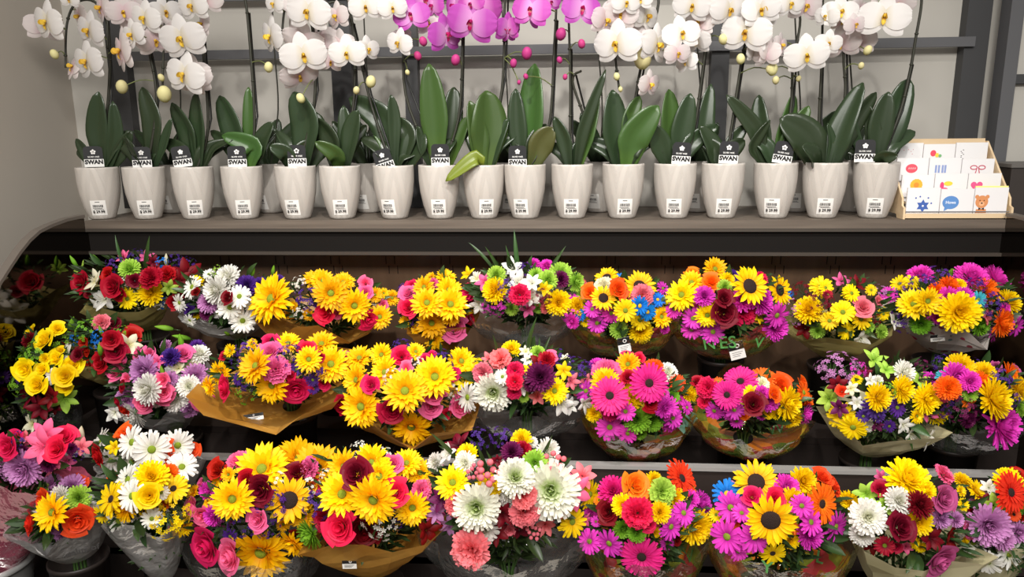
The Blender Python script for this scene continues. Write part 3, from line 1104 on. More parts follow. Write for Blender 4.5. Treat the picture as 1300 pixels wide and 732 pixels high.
for i, px in enumerate(BACK_X):
    c = at(px, 270, POT_Y2)
    c.z = SHELF_Z + .0008
    t = thing('potted_orchid', BACK_LABELS[i], 'orchid', c, 'potted orchids in the rear row on the shelf')
    p = part('pot', POT_ME, t, Matrix.Translation(c))
    part('soil', SOIL_ME, t, Matrix.Translation(c))
    mw = Matrix.Translation(c) @ Matrix.Rotation(random.uniform(-.5, .5), 4, 'Z')
    part('price_sticker', STICKER, p, mw)
    part('barcode', BARS, p, mw)
    top = c + Vector((0, 0, PH - .03))
    for k in range(4):
        a = random.uniform(0, 6.28)
        L = random.uniform(.14, .22)
        d = Vector((math.cos(a) * .55, math.sin(a) * .3, 1)).normalized()
        tip = top + d * L + Vector((math.cos(a), math.sin(a) * .3, 0)) * .03
        strap_leaf(t, top, top + d * L * .6, tip, .055, D_, Vector((0, -1, .2)))
    x = px + random.uniform(-8, 8)
    pts = [top] + [at(x + dx, y, POT_Y2) for dx, y in ((2, 140), (-3, 60), (-6, -5))]
    sm = MB()
    path = smooth_path(pts, 5)
    sm.tube(path, .0026, 6)
    part('flower_stem', sm.mesh('flower_stem', OSTEM), t)

for i, lv in LEAVES.items():
    t, c, _ = orchids[i]
    top = c + Vector((0, 0, PH - .028))
    for k, (mid, tip, w, m) in enumerate(lv):
        dy = ((k * 37 + i * 13) % 10 - 5) / 5 * .03
        if m is Y_:
            dy = -.075
        ym, yt = POT_Y + dy * .6 + (-.02 if m is Y_ else 0), POT_Y + dy
        if mid[1] > 192 and m is not Y_:
            ym, yt = POT_Y - .05, POT_Y - .075
        pm, pt = at(*mid, ym), at(*tip, yt)
        sh_ = .022 if i in TAGS and mid[1] < 192 else 0
        pm.y += sh_
        pt.y += sh_
        b0 = top + Vector(((pm.x - top.x) * .3, dy * .3 + sh_, 0))
        fx = random.uniform(-.35, .35)
        strap_leaf(t, b0, pm, pt, w / F * 2.4 * 1.22, m, Vector((fx, -1, .25)).normalized())
for i in LEAVES:
    t, c, _ = orchids[i]
    top = c + Vector((0, .01, PH - .028))
    for k in range(2):
        sx = (-1 if k else 1) * random.uniform(.25, .75)
        L = random.uniform(.11, .19)
        d = Vector((sx, random.uniform(.0, .25), 1)).normalized()
        strap_leaf(t, top, top + d * L * .6, top + d * L + Vector((sx * .06, .01, -.02)), random.uniform(.045, .06), D_, Vector((random.uniform(-.6, .6), -1, .3)).normalized())
for i, sl in STEMS.items():
    t, c, paths = orchids[i]
    for pts in sl:
        top = c + Vector((0, .01, PH - .03))
        w = [top]
        n = len(pts)
        for k, (x, y) in enumerate(pts):
            w.append(at(x, y, POT_Y + .015 - .05 * (k / n) ** 2))
        path = smooth_path(w, 6)
        b = MB()
        b.tube(path, [.0050 - .0016 * q / len(path) for q in range(len(path))], 7)
        for q in range(4, len(path) - 2, 5):
            b.sphere(path[q], .0066, 6, 4, 0, .7)
        part('flower_stem', b.mesh('flower_stem', OSTEM), t)
        paths.append(path)
        if n >= 3:                                    # support stake alongside the lower stem
            sk = MB()
            k = min(len(path) - 1, 6 * 2 + 2)
            sk.tube([path[0] + Vector((.012, .006, 0)), path[k // 2] + Vector((.008, .005, 0)), path[k] + Vector((.006, .004, 0))], .0032, 6)
            part('support_stake', sk.mesh('support_stake', M('stake_dark', (30, 30, 28), .5)), t)


def nearest_stem(p):
    best = None
    for t, c, paths in orchids:
        for path in paths:
            for q in path[8:]:
                d = (q - p).length
                if best is None or d < best[0]:
                    best = (d, t, q)
    return best


def pedicel(t, a, b):
    m = (a + b) / 2 + Vector((0, .006, .012))
    k = MB()
    k.tube(smooth_path([a, m, b], 3), .0018, 5)
    part('flower_stalk', k.mesh('flower_stalk', M('stalk_green', (104, 112, 66), .5)), t)


for cr, txt in OFLOW.items():
    ox, oy, sc = CR[cr]
    toks = txt.split()
    rb = random.Random(ord(cr))
    for tok in list(toks):                       # blooms on the far side of each spray
        x, y, d, code, face = tok.split(',')
        if face in 'fl' and rb.random() < .75:
            toks.append('%f,%f,%f,%s,b' % (float(x) + rb.uniform(-75, 75), float(y) - rb.uniform(-30, 70), float(d) * .72, 'p' if code == 'p' else 'k'))
    for k, tok in enumerate(toks):
        x, y, d, code, face = tok.split(',')
        x, y, d = ox + float(x) / sc, oy + float(y) / sc, float(d) / sc
        Y = POT_Y - .07 + {'f': -.015, 'l': -.02, 's': .02, 'b': .055}[face] + ((k * 7) % 5 - 2) * .008
        p = at(x, y, Y)
        rr = random.uniform
        n = {'f': Vector((rr(-.35, .35), -1, rr(-.25, .15))), 'l': Vector((-.45, -1, -.1)),
             's': Vector((random.choice((-1, 1)) * .9, -.9, rr(-.3, .1))), 'b': Vector((rr(-.8, .8), -.7, rr(-.5, .5)))}[face]
        me, lip = orchid_flower(code)
        _, t, q = nearest_stem(p)
        sz = d / F * depth_of(p) * {'f': 1.12, 'l': 1.32, 's': 1.45, 'b': 1.4}[face]
        mw = Matrix.Translation(p) @ frame(n, Vector((rr(-.25, .25), 0, 1))) @ Matrix.Scale(sz, 4)
        o = part('flower', me, t, mw)
        part('lip', lip, o, mw)
        pedicel(t, q, p + Vector(n).normalized() * -.004)
for cr, txt in OBUDS.items():
    ox, oy, sc = CR[cr]
    for tok in txt.split():
        x, y, d, code = tok.split(',')
        x, y, d = ox + float(x) / sc, oy + float(y) / sc, float(d) / sc
        p = at(x, y, POT_Y - .05)
        _, t, q = nearest_stem(p)
        mw = Matrix.Translation(p) @ frame((random.uniform(-.4, .4), -.5, 1)) @ Matrix.Scale(d / F * 2.35, 4)
        part('bud', obud(code), t, mw)
        pedicel(t, q, p + Vector((0, .004, 0)))

# ------------------------------------------------------------------ greeting card stand
birch = wood_mat('birch_ply', (206, 178, 140), (222, 198, 162), (6, 40, 40))
RX0, RX1 = at(1147, 270, 2.345).x, at(1281, 268, 2.345).x
zb = SHELF_Z + .0008
stand = thing('card_stand', 'light wooden tiered card stand next to the orchids', 'card stand', ((RX0 + RX1) / 2, 2.42, zb))
rowY = [2.352 + .047 * k for k in range(4)]
topz = [at(1200, y, Y).z for y, Y in zip((238, 220, 200, 181), rowY)]
for X, s_ in ((RX0 - .006, 1), (RX1, 1)):
    b = MB()
    b.prism([(X, 2.332, zb), (X, 2.375, zb), (X, 2.382, zb + .012), (X, 2.50, zb + .012), (X, 2.505, zb), (X, 2.53, zb), (X, 2.53, topz[3] + .004), (X, 2.512, topz[3] + .004),
             (X, 2.352, zb + .062), (X, 2.348, zb + .040), (X, 2.334, zb + .034)], (1, 0, 0), .006)
    part('side_panel', b.mesh('side_panel', birch, False), stand)
part('back_panel', box_mesh('back_panel', (RX0, 2.522, zb + .05), (RX1, 2.529, topz[3] + .012), birch), stand)
for k in range(4):
    z0 = topz[k] - .085
    part('shelf_ledge', box_mesh('shelf_ledge', (RX0, rowY[k] - .010, z0 - .006), (RX1, rowY[k] + .03, z0 - .001), birch), stand)
    if k == 0:
        part('front_bar', box_mesh('front_bar', (RX0, rowY[k] - .014, z0 - .006), (RX1, rowY[k] - .0105, z0 + .008), birch), stand)
    part('retaining_strip', box_mesh('retaining_strip', (RX0, rowY[k] - .0085, z0 + .012), (RX1, rowY[k] - .0075, z0 + .0145), M('strip_grey', (120, 120, 122), .3)), stand)
cardm = M('card_white', (228, 226, 226), .5, noise=.02, nscale=8)
CW = (RX1 - RX0 - .012) / 3


def disc(b, cx, cz, rx, rz, n=20, mi=0, a0=0, a1=2 * PI):
    b.poly([(cx + rx * math.cos(a0 + (a1 - a0) * k / n), 0, cz + rz * math.sin(a0 + (a1 - a0) * k / n)) for k in range(n)], mi)


def art(kind):
    """flat printed picture in card coordinates (origin at card centre), list of (shapes, colour)"""
    out = []

    def layer(name, rgb, fn):
        b = MB()
        fn(b)
        for q, fc in enumerate(b.f):
            for i in fc:
                x, y, z = b.v[i]
                b.v[i] = (x, -.0004 * (len(out) + 1) - .000015 * q, z)
        out.append(b.mesh('print', M('ink_' + name, rgb, .6)))
    if kind == 'star':
        def f(b):
            for s in (1, -1):
                b.poly([(.020 * math.cos(PI / 2 * s + 2 * PI * k / 3), 0, -.012 + .020 * math.sin(PI / 2 * s + 2 * PI * k / 3)) for k in range(3)])
            for x, z in ((-.022, .012), (-.01, .016), (.014, .012), (.024, -.004)):
                disc(b, x, z, .0026, .0026, 8)
        layer('blue', (64, 96, 168), f)
        layer('star_dot', (236, 236, 240), lambda b: disc(b, 0, -.012, .003, .003, 10))
    elif kind == 'bubble':
        def f(b):
            disc(b, -.018, -.002, .024, .020, 24)
            b.poly([(-.034, 0, -.014), (-.022, 0, -.020), (-.036, 0, -.028)])
        layer('bubble_blue', (92, 138, 196), f)
    elif kind == 'bear':
        layer('bear', (212, 142, 92), lambda b: (disc(b, -.026, .000, .0185, .019, 22), disc(b, -.041, .015, .006, .006, 12), disc(b, -.011, .015, .006, .006, 12),
                                                b.poly([(-.042, 0, -.034), (-.010, 0, -.034), (-.012, 0, -.022), (-.040, 0, -.022)])))
        layer('bear_muzzle', (232, 176, 132), lambda b: disc(b, -.026, -.006, .008, .007, 14))
        layer('bear_dark', (40, 28, 26), lambda b: (disc(b, -.032, .004, .0017, .0017, 8), disc(b, -.020, .004, .0017, .0017, 8), disc(b, -.026, -.004, .0028, .0022, 8),
                                                   b.poly([(-.034, 0, -.025), (-.026, 0, -.021), (-.034, 0, -.017)]), b.poly([(-.018, 0, -.017), (-.026, 0, -.021), (-.018, 0, -.025)])))
    elif kind == 'daisy':
        def f(b):
            for k in range(14):
                a = 2 * PI * k / 14
                disc(b, -.004 + .013 * math.cos(a), .008 + .013 * math.sin(a), .006, .006, 8)
        layer('sun_orange', (240, 176, 60), f)
        layer('sun_core', (226, 140, 50), lambda b: disc(b, -.004, .008, .008, .008, 14))
        layer('stem_green', (110, 150, 70), lambda b: b.poly([(-.005, 0, -.02), (-.003, 0, -.02), (-.003, 0, -.002), (-.005, 0, -.002)]))
    elif kind == 'ribbon':
        layer('ribbon_pink', (224, 72, 122), lambda b: (disc(b, -.026, .006, .006, .011, 16), disc(b, -.018, -.006, .011, .006, 16)))
        layer('ribbon_yellow', (236, 206, 70), lambda b: disc(b, -.008, .012, .013, .007, 16))
        layer('ribbon_blue', (96, 110, 190), lambda b: b.poly([(-.036, 0, -.024), (-.033, 0, -.024), (-.028, 0, -.002), (-.031, 0, -.002)]))
    elif kind == 'heart':
        def f(b):
            pts = []
            for k in range(28):
                a = 2 * PI * k / 28
                pts.append((-.022 + .0011 * 16 * math.sin(a) ** 3, 0, .004 + .0011 * (13 * math.cos(a) - 5 * math.cos(2 * a) - 2 * math.cos(3 * a) - math.cos(4 * a))))
            b.poly(pts)
        layer('heart_pink', (222, 88, 140), f)
    elif kind == 'blossom':
        layer('blossom_red', (222, 84, 100), lambda b: disc(b, -.002, .010, .018, .014, 20))
        layer('blossom_light', (244, 190, 190), lambda b: [b.poly([(-.012 + .006 * k, 0, .008), (-.009 + .006 * k, 0, .008), (-.008 + .006 * k, 0, .013), (-.011 + .006 * k, 0, .013)]) for k in range(4)])
    elif kind == 'gifts':
        layer('gift_blue', (140, 156, 200), lambda b: [b.poly([(x, 0, -.004), (x + .006, 0, -.004), (x + .006, 0, .020), (x, 0, .020)]) for x in (-.030, -.021, -.010, -.002)])
    elif kind == 'bow':
        def f(b):
            for s in (-1, 1):
                ring = [(s * .012 + .010 * math.cos(2 * PI * k / 16), 0, .012 + .006 * math.sin(2 * PI * k / 16) + s * .0) for k in range(17)]
                for p, q in zip(ring, ring[1:]):
                    d = Vector((q[0] - p[0], 0, q[2] - p[2])).normalized() * .0013
                    b.poly([(p[0] - d.z, 0, p[2] + d.x), (p[0] + d.z, 0, p[2] - d.x), (q[0] + d.z, 0, q[2] - d.x), (q[0] - d.z, 0, q[2] + d.x)])
                b.poly([(s * .001, 0, .012), (s * .003, 0, .011), (s * .008, 0, -.008), (s * .005, 0, -.008)])
        layer('bow_red', (190, 40, 76), f)
    elif kind == 'balloons':
        layer('balloon_red', (226, 76, 96), lambda b: disc(b, -.018, .010, .009, .010, 16))
        layer('balloon_yellow', (238, 208, 80), lambda b: disc(b, -.006, .004, .006, .007, 14))
        layer('balloon_green', (120, 176, 120), lambda b: (disc(b, .003, .002, .005, .005, 12), [disc(b, x, z, .0011, .0011, 6) for x, z in ((-.03, -.012), (-.01, -.014), (.008, -.01))]))
    elif kind == 'twig':
        layer('twig_grey', (84, 80, 84), lambda b: [disc(b, -.028 + .004 * math.sin(k * 1.9), -.012 + .0045 * k, .0022, .0013, 8) for k in range(8)])
    elif kind == 'dots':
        layer('dot_red', (200, 90, 100), lambda b: [disc(b, x, z, .0013, .0013, 6) for x, z in ((-.01, .02), (.004, .022), (.012, .016), (.018, .022), (.016, .008))])
    return out


ARTS = [['star', 'bubble', 'bear'], ['daisy', 'ribbon', 'heart'], ['blossom', 'gifts', 'bow'], ['dots', 'balloons', 'twig']]
CLAB = {'star': 'white card with a blue six-pointed star', 'bubble': 'white card with a blue speech bubble', 'bear': 'white card with a brown teddy bear in a bow tie',
        'daisy': 'white card with an orange round flower', 'ribbon': 'white card with pink and yellow ribbon loops', 'heart': 'white card with a pink heart',
        'blossom': 'white card with a red round blossom', 'gifts': 'white card with pale blue gift shapes', 'bow': 'white card with a thin red bow outline',
        'dots': 'white card with a few tiny red dots', 'balloons': 'white card with red, yellow and green balloons', 'twig': 'white card with a small grey twig'}
card_me = box_mesh('greeting_card', (-CW / 2 + .0012, 0, -.0425), (CW / 2 - .0012, .010, .0425), cardm)
for r in range(4):
    for c in range(3):
        k = ARTS[r][c]
        p = Vector((RX0 + .006 + CW * (c + .5), rowY[r] - .005, topz[r] - .0425))
        t = thing('greeting_card', CLAB[k] + (' on the wooden card stand'), 'card', p, 'greeting cards on the stand')
        b = box_mesh('card_stack', (-CW / 2 + .0012, 0, -.0425), (CW / 2 - .0012, .006, .0425 - (.004 if (r + c) % 3 == 1 else 0)), cardm)
        mw = Matrix.Translation(p)
        cs = part('card_sheet', b, t, mw)
        for a in art(k):
            part('print', a, cs, mw)
        if k == 'bubble':
            part('lettering', text_mesh('Hows', .0125, M('ink_pale', (222, 232, 244), .6), .0003), cs, mw @ Matrix.Translation((-.018, -.0009, -.002)) @ frame((0, -1, 0)))
yc = MB()
yc.box((-CW / 2 + .002, 0, -.0425), (CW / 2 - .002, .004, .0425))
solo('greeting_card', yc.mesh('greeting_card', M('card_yellow', (240, 232, 140), .6), False), 'plain pale yellow card peeking out behind the teddy bear card', 'card',
     Matrix.Translation((RX0 + .006 + CW * 2.5 + .004, rowY[0] + .004, topz[0] - .0385)), 'greeting cards on the stand')

# ------------------------------------------------------------------ wrapped bouquets
def film_mat(name, tint, alpha, rough=.12, gloss=.10, printed=None):
    """thin clear or frosted film, optionally with a printed pattern on its lower part"""
    m, nt, p, out = new_mat(name)
    p.inputs['Base Color'].default_value = lin(tint)
    p.inputs['Roughness'].default_value = rough
    p.inputs['Specular IOR Level'].default_value = .6
    tr = nt.nodes.new('ShaderNodeBsdfTransparent')
    gl = nt.nodes.new('ShaderNodeBsdfGlossy')
    gl.inputs['Roughness'].default_value = .12
    tc = nt.nodes.new('ShaderNodeTexCoord')
    nz = nt.nodes.new('ShaderNodeTexNoise')
    nz.inputs['Scale'].default_value = 22
    nz.inputs['Detail'].default_value = 3
    bp = nt.nodes.new('ShaderNodeBump')
    bp.inputs['Strength'].default_value = .5
    bp.inputs['Distance'].default_value = .02
    nt.links.new(tc.outputs['Object'], nz.inputs['Vector'])
    nt.links.new(nz.outputs['Fac'], bp.inputs['Height'])
    nt.links.new(bp.outputs[0], gl.inputs['Normal'])
    nt.links.new(bp.outputs[0], p.inputs['Normal'])
    m1 = nt.nodes.new('ShaderNodeMixShader')
    m1.inputs[0].default_value = alpha
    nt.links.new(tr.outputs[0], m1.inputs[1])
    nt.links.new(p.outputs[0], m1.inputs[2])
    if printed:
        sep = nt.nodes.new('ShaderNodeSeparateXYZ')
        nt.links.new(tc.outputs['UV'], sep.inputs[0])
        vo = nt.nodes.new('ShaderNodeTexVoronoi')
        vo.inputs['Scale'].default_value = 9
        mp = nt.nodes.new('ShaderNodeMapping')
        mp.inputs['Scale'].default_value = (.6, 2.2, 1)
        nt.links.new(tc.outputs['UV'], mp.inputs[0])
        nt.links.new(mp.outputs[0], vo.inputs['Vector'])
        s2 = nt.nodes.new('ShaderNodeSeparateColor')
        nt.links.new(vo.outputs['Color'], s2.inputs[0])
        r = nt.nodes.new('ShaderNodeValToRGB')
        r.color_ramp.interpolation = 'CONSTANT'
        cols = printed['cols']
        while len(r.color_ramp.elements) < len(cols):
            r.color_ramp.elements.new(.5)
        for e, (pos, c) in zip(r.color_ramp.elements, cols):
            e.position = pos
            e.color = lin(c)
        nt.links.new(s2.outputs[0], r.inputs[0])
        nt.links.new(r.outputs[0], p.inputs['Base Color'])
        ar = nt.nodes.new('ShaderNodeValToRGB')
        ar.color_ramp.interpolation = 'EASE'
        ar.color_ramp.elements[0].position = printed['edge'] - .05
        ar.color_ramp.elements[0].color = (printed['a'],) * 3 + (1,)
        ar.color_ramp.elements[1].position = printed['edge'] + .02
        ar.color_ramp.elements[1].color = (alpha,) * 3 + (1,)
        nt.links.new(sep.outputs[0], ar.inputs[0])
        nt.links.new(ar.outputs[0], m1.inputs[0])
    fr_ = nt.nodes.new('ShaderNodeFresnel')
    fr_.inputs['IOR'].default_value = 1.45
    nt.links.new(bp.outputs[0], fr_.inputs['Normal'])
    mm = nt.nodes.new('ShaderNodeMath')
    mm.operation = 'MULTIPLY'
    mm.use_clamp = True
    mm.inputs[1].default_value = gloss * 10
    nt.links.new(fr_.outputs[0], mm.inputs[0])
    m2 = nt.nodes.new('ShaderNodeMixShader')
    nt.links.new(mm.outputs[0], m2.inputs[0])
    nt.links.new(m1.outputs[0], m2.inputs[1])
    nt.links.new(gl.outputs[0], m2.inputs[2])
    nt.links.new(m2.outputs[0], out.inputs['Surface'])
    MATS[name] = m
    return m


def paper_mat(name, c1, c2, rough=.45, spots=None):
    m, nt, p, out = new_mat(name)
    tc = nt.nodes.new('ShaderNodeTexCoord')
    n = nt.nodes.new('ShaderNodeTexNoise')
    n.inputs['Scale'].default_value = 9
    n.inputs['Detail'].default_value = 4
    r = nt.nodes.new('ShaderNodeValToRGB')
    r.color_ramp.elements[0].color = lin(c1)
    r.color_ramp.elements[0].position = .35
    r.color_ramp.elements[1].color = lin(c2)
    r.color_ramp.elements[1].position = .65
    nt.links.new(tc.outputs['Object'], n.inputs['Vector'])
    nt.links.new(n.outputs['Fac'], r.inputs[0])
    col = r.outputs[0]
    if spots:
        for seed, (c, th) in enumerate(spots):
            vo = nt.nodes.new('ShaderNodeTexVoronoi')
            vo.inputs['Scale'].default_value = 17 + 4 * seed
            mp = nt.nodes.new('ShaderNodeMapping')
            mp.inputs['Location'].default_value = (seed * 3.7, 1.3 * seed, .4)
            nt.links.new(tc.outputs['Object'], mp.inputs[0])
            nt.links.new(mp.outputs[0], vo.inputs['Vector'])
            lt = nt.nodes.new('ShaderNodeMath')
            lt.operation = 'LESS_THAN'
            lt.inputs[1].default_value = th
            nt.links.new(vo.outputs['Distance'], lt.inputs[0])
            mx = nt.nodes.new('ShaderNodeMixRGB')
            mx.inputs[2].default_value = lin(c)
            nt.links.new(lt.outputs[0], mx.inputs[0])
            nt.links.new(col, mx.inputs[1])
            col = mx.outputs[0]
    nt.links.new(col, p.inputs['Base Color'])
    p.inputs['Roughness'].default_value = rough
    tl = nt.nodes.new('ShaderNodeBsdfTranslucent')
    nt.links.new(col, tl.inputs['Color'])
    mx = nt.nodes.new('ShaderNodeMixShader')
    mx.inputs[0].default_value = .25
    nt.links.new(p.outputs[0], mx.inputs[1])
    nt.links.new(tl.outputs[0], mx.inputs[2])
    nt.links.new(mx.outputs[0], out.inputs['Surface'])
    return m


PRINT = dict(cols=[(0, (160, 92, 40)), (.22, (128, 138, 48)), (.42, (214, 124, 40)), (.58, (92, 118, 48)), (.72, (196, 164, 52)), (.86, (184, 60, 66))], edge=.80, a=.85)
WRAPS = {
    'gold': paper_mat('paper_gold', (176, 122, 44), (208, 156, 72), .4),
    'olive': paper_mat('paper_olive', (168, 154, 92), (196, 182, 120), .4),
    'cream': paper_mat('paper_cream', (196, 188, 146), (214, 206, 168), .45),
    'white': film_mat('film_white', (205, 203, 200), .72, .4, .03),
    'grey': film_mat('film_grey', (196, 194, 192), .74, .3, .05),
    'floral': paper_mat('paper_floral', (206, 196, 190), (222, 214, 208), .5, [((196, 60, 96), .2), ((150, 60, 70), .16), ((120, 150, 150), .15)]),
    'clear': film_mat('film_clear', (200, 200, 195), .09, .1, .05),
    'print': film_mat('film_printed', (200, 200, 195), .08, .1, .05, PRINT),
    'pink': film_mat('film_pink', (216, 100, 130), .88, .3, .06),
}
TEALINK = film_mat('ink_teal', (150, 205, 180), .85, .4, .0)
GREENINK = film_mat('ink_leaf_green', (92, 160, 84), .8, .4, .0)


def wrap_mesh(style, c, base, R, r0, rnd, ext=.18):
    """sheet wrapped round the bouquet from the neck (base) to its ruffled rim"""
    ax = (c - base).normalized()
    e1 = Vector((1, 0, 0))
    e1 = (e1 - ax * e1.dot(ax)).normalized()
    e2 = ax.cross(e1)
    H = (c - base).length
    paper = style in ('gold', 'olive', 'cream', 'floral')
    soft = style in ('grey', 'white', 'pink')
    n = 18 if paper else 56
    m = 7 if paper else 10
    ph = [rnd.uniform(0, 6.28) for _ in range(6)]
    zig = [rnd.uniform(-1, 1) for _ in range(n)]
    corner = rnd.uniform(0, 6.28)
    P = []
    for i in range(m + 1):
        t = i / m
        row = []
        for k in range(n):
            a = 2 * PI * k / n
            if paper:
                fold = .17 * zig[k] + .05 * math.cos(4 * a + ph[0]) - .05
                lift = ext * (.55 * math.cos(4 * a + corner) + .35 * zig[(k * 3) % n] + .15) - .5 * max(0, math.sin(a)) ** 2 + .11 * max(0, -math.sin(a)) ** 2
            elif soft:
                fold = .10 * math.sin(5 * a + ph[0]) + .06 * math.sin(8 * a + ph[1]) + .03 * math.sin(17 * a + ph[2])
                lift = ext * (.5 * math.sin(4 * a + ph[3]) + .35 * math.sin(7 * a + ph[4])) - .15 * max(0, math.sin(a)) ** 2
            else:
                fold = .035 * math.sin(9 * a + ph[0]) + .03 * math.sin(14 * a + ph[1]) + .02 * math.sin(23 * a + ph[2])
                lift = ext * (.5 * math.sin(5 * a + ph[3]) + .4 * math.sin(9 * a + ph[4]))
            bowl = t ** .8 if paper or soft else math.sin(PI / 2 * t) ** .75
            r = (r0 + (R - r0) * bowl) * (1 + fold * t)
            if paper and 0 < i:
                r *= 1 + rnd.uniform(-.055, .055) * t
            if t > .8:
                r += R * lift * (t - .8) / .2 * .45
            h = H * (t * .93) + R * lift * max(0, (t - .6) / .4) ** 2
            if not paper and not soft:
                h = H * (.93 * t ** 1.6) + R * lift * max(0, (t - .7) / .3) ** 2
            q_ = (base + ax * h + (e1 * math.cos(a) + e2 * (math.sin(a) * .84)) * r)
            q_.x = min(XR - .004, max(XL + .004, q_.x))
            row.append(tuple(q_))
        P.append(row)
    P = np.array(P)
    T = np.repeat(np.linspace(0, 1, m + 1)[:, None], n, 1)
    S = np.repeat(np.linspace(0, 1, n)[None, :], m + 1, 0)
    b = MB()
    b.grid(P, T, S, close=True)
    return b.mesh('wrap', WRAPS[style], smooth=not paper)


CROPS = {'A1': (0, 310, 5), 'A2': (200, 310, 5), 'A3': (400, 310, 5), 'A4': (600, 320, 5), 'A5': (820, 320, 5), 'A6': (1040, 320, 5), 'A7': (0, 420, 5), 'A8': (200, 420, 5),
         'C1': (400, 430, 5), 'C2': (600, 440, 5), 'C3': (820, 450, 5), 'C4': (1040, 450, 5), 'D1': (0, 540, 3.813), 'D2': (260, 550, 4.023), 'D3': (520, 550, 4.023),
         'D4': (780, 570, 4.333), 'D5': (1040, 580, 4.815)}
ROWY = {1: 2.22, 2: 1.96, 3: 1.665}
BUCKET = {}


def bucket_mesh(h, r, mat, key):
    if key not in BUCKET:
        b = MB()
        b.lathe([(.0005, 0), (r * .72, 0), (r * .97, h - .012), (r, h - .012), (r, h), (r * .95, h), (r * .69, .006), (.0005, .006)], 28)
        BUCKET[key] = b.mesh('bucket', mat)
    return BUCKET[key]


def foliage(c, ex, ey, ez, n, rnd, L, b=None):
    b = b or MB()
    for _ in range(n):
        u, v = rnd.uniform(-1, 1), rnd.uniform(-1, 1)
        if u * u + v * v > 1:
            continue
        w = math.sqrt(max(0, 1 - u * u - v * v)) * rnd.uniform(.1, .85)
        p = c + ex * u * .86 + ey * v * .86 - ez * w
        d = (ex * u + ey * v * .7 - ez * (w * .9 + .5)).normalized() + Vector((rnd.uniform(-.8, .8), rnd.uniform(-.6, .2), rnd.uniform(-.2, .6)))
        p.x = min(XR - L * 1.3 - .004, max(XL + L * 1.3 + .004, p.x))
        mt = Matrix.Translation(p) @ aim(d, -FWD + Vector((rnd.uniform(-.5, .5), 0, .5)), rnd.uniform(-.5, .5)) @ Matrix.Scale(L * rnd.uniform(.7, 1.3), 4)
        k = MB()
        petal(k, 0, 0, 0, 1.0, .3, .2, -.5, p_point, cup=.3, nl=3, nw=2)
        o = len(b.v)
        b.v += [tuple(mt @ Vector(q)) for q in k.v]
        b.uv += k.uv
        b.f += [tuple(o + i for i in f) for f in k.f]
        b.mi += k.mi
    return b


STACK = []
GROW = {'S': 1.18, 'K': 1.14, 'D': 1.14, 'E': 1.12, 'G': 1.08, 'M': 1.12, 'R': 1.12, 'C': 1.14, 'A': 1.42, 'T': 1.35, 'H': 1.1, 'B': 1.0}


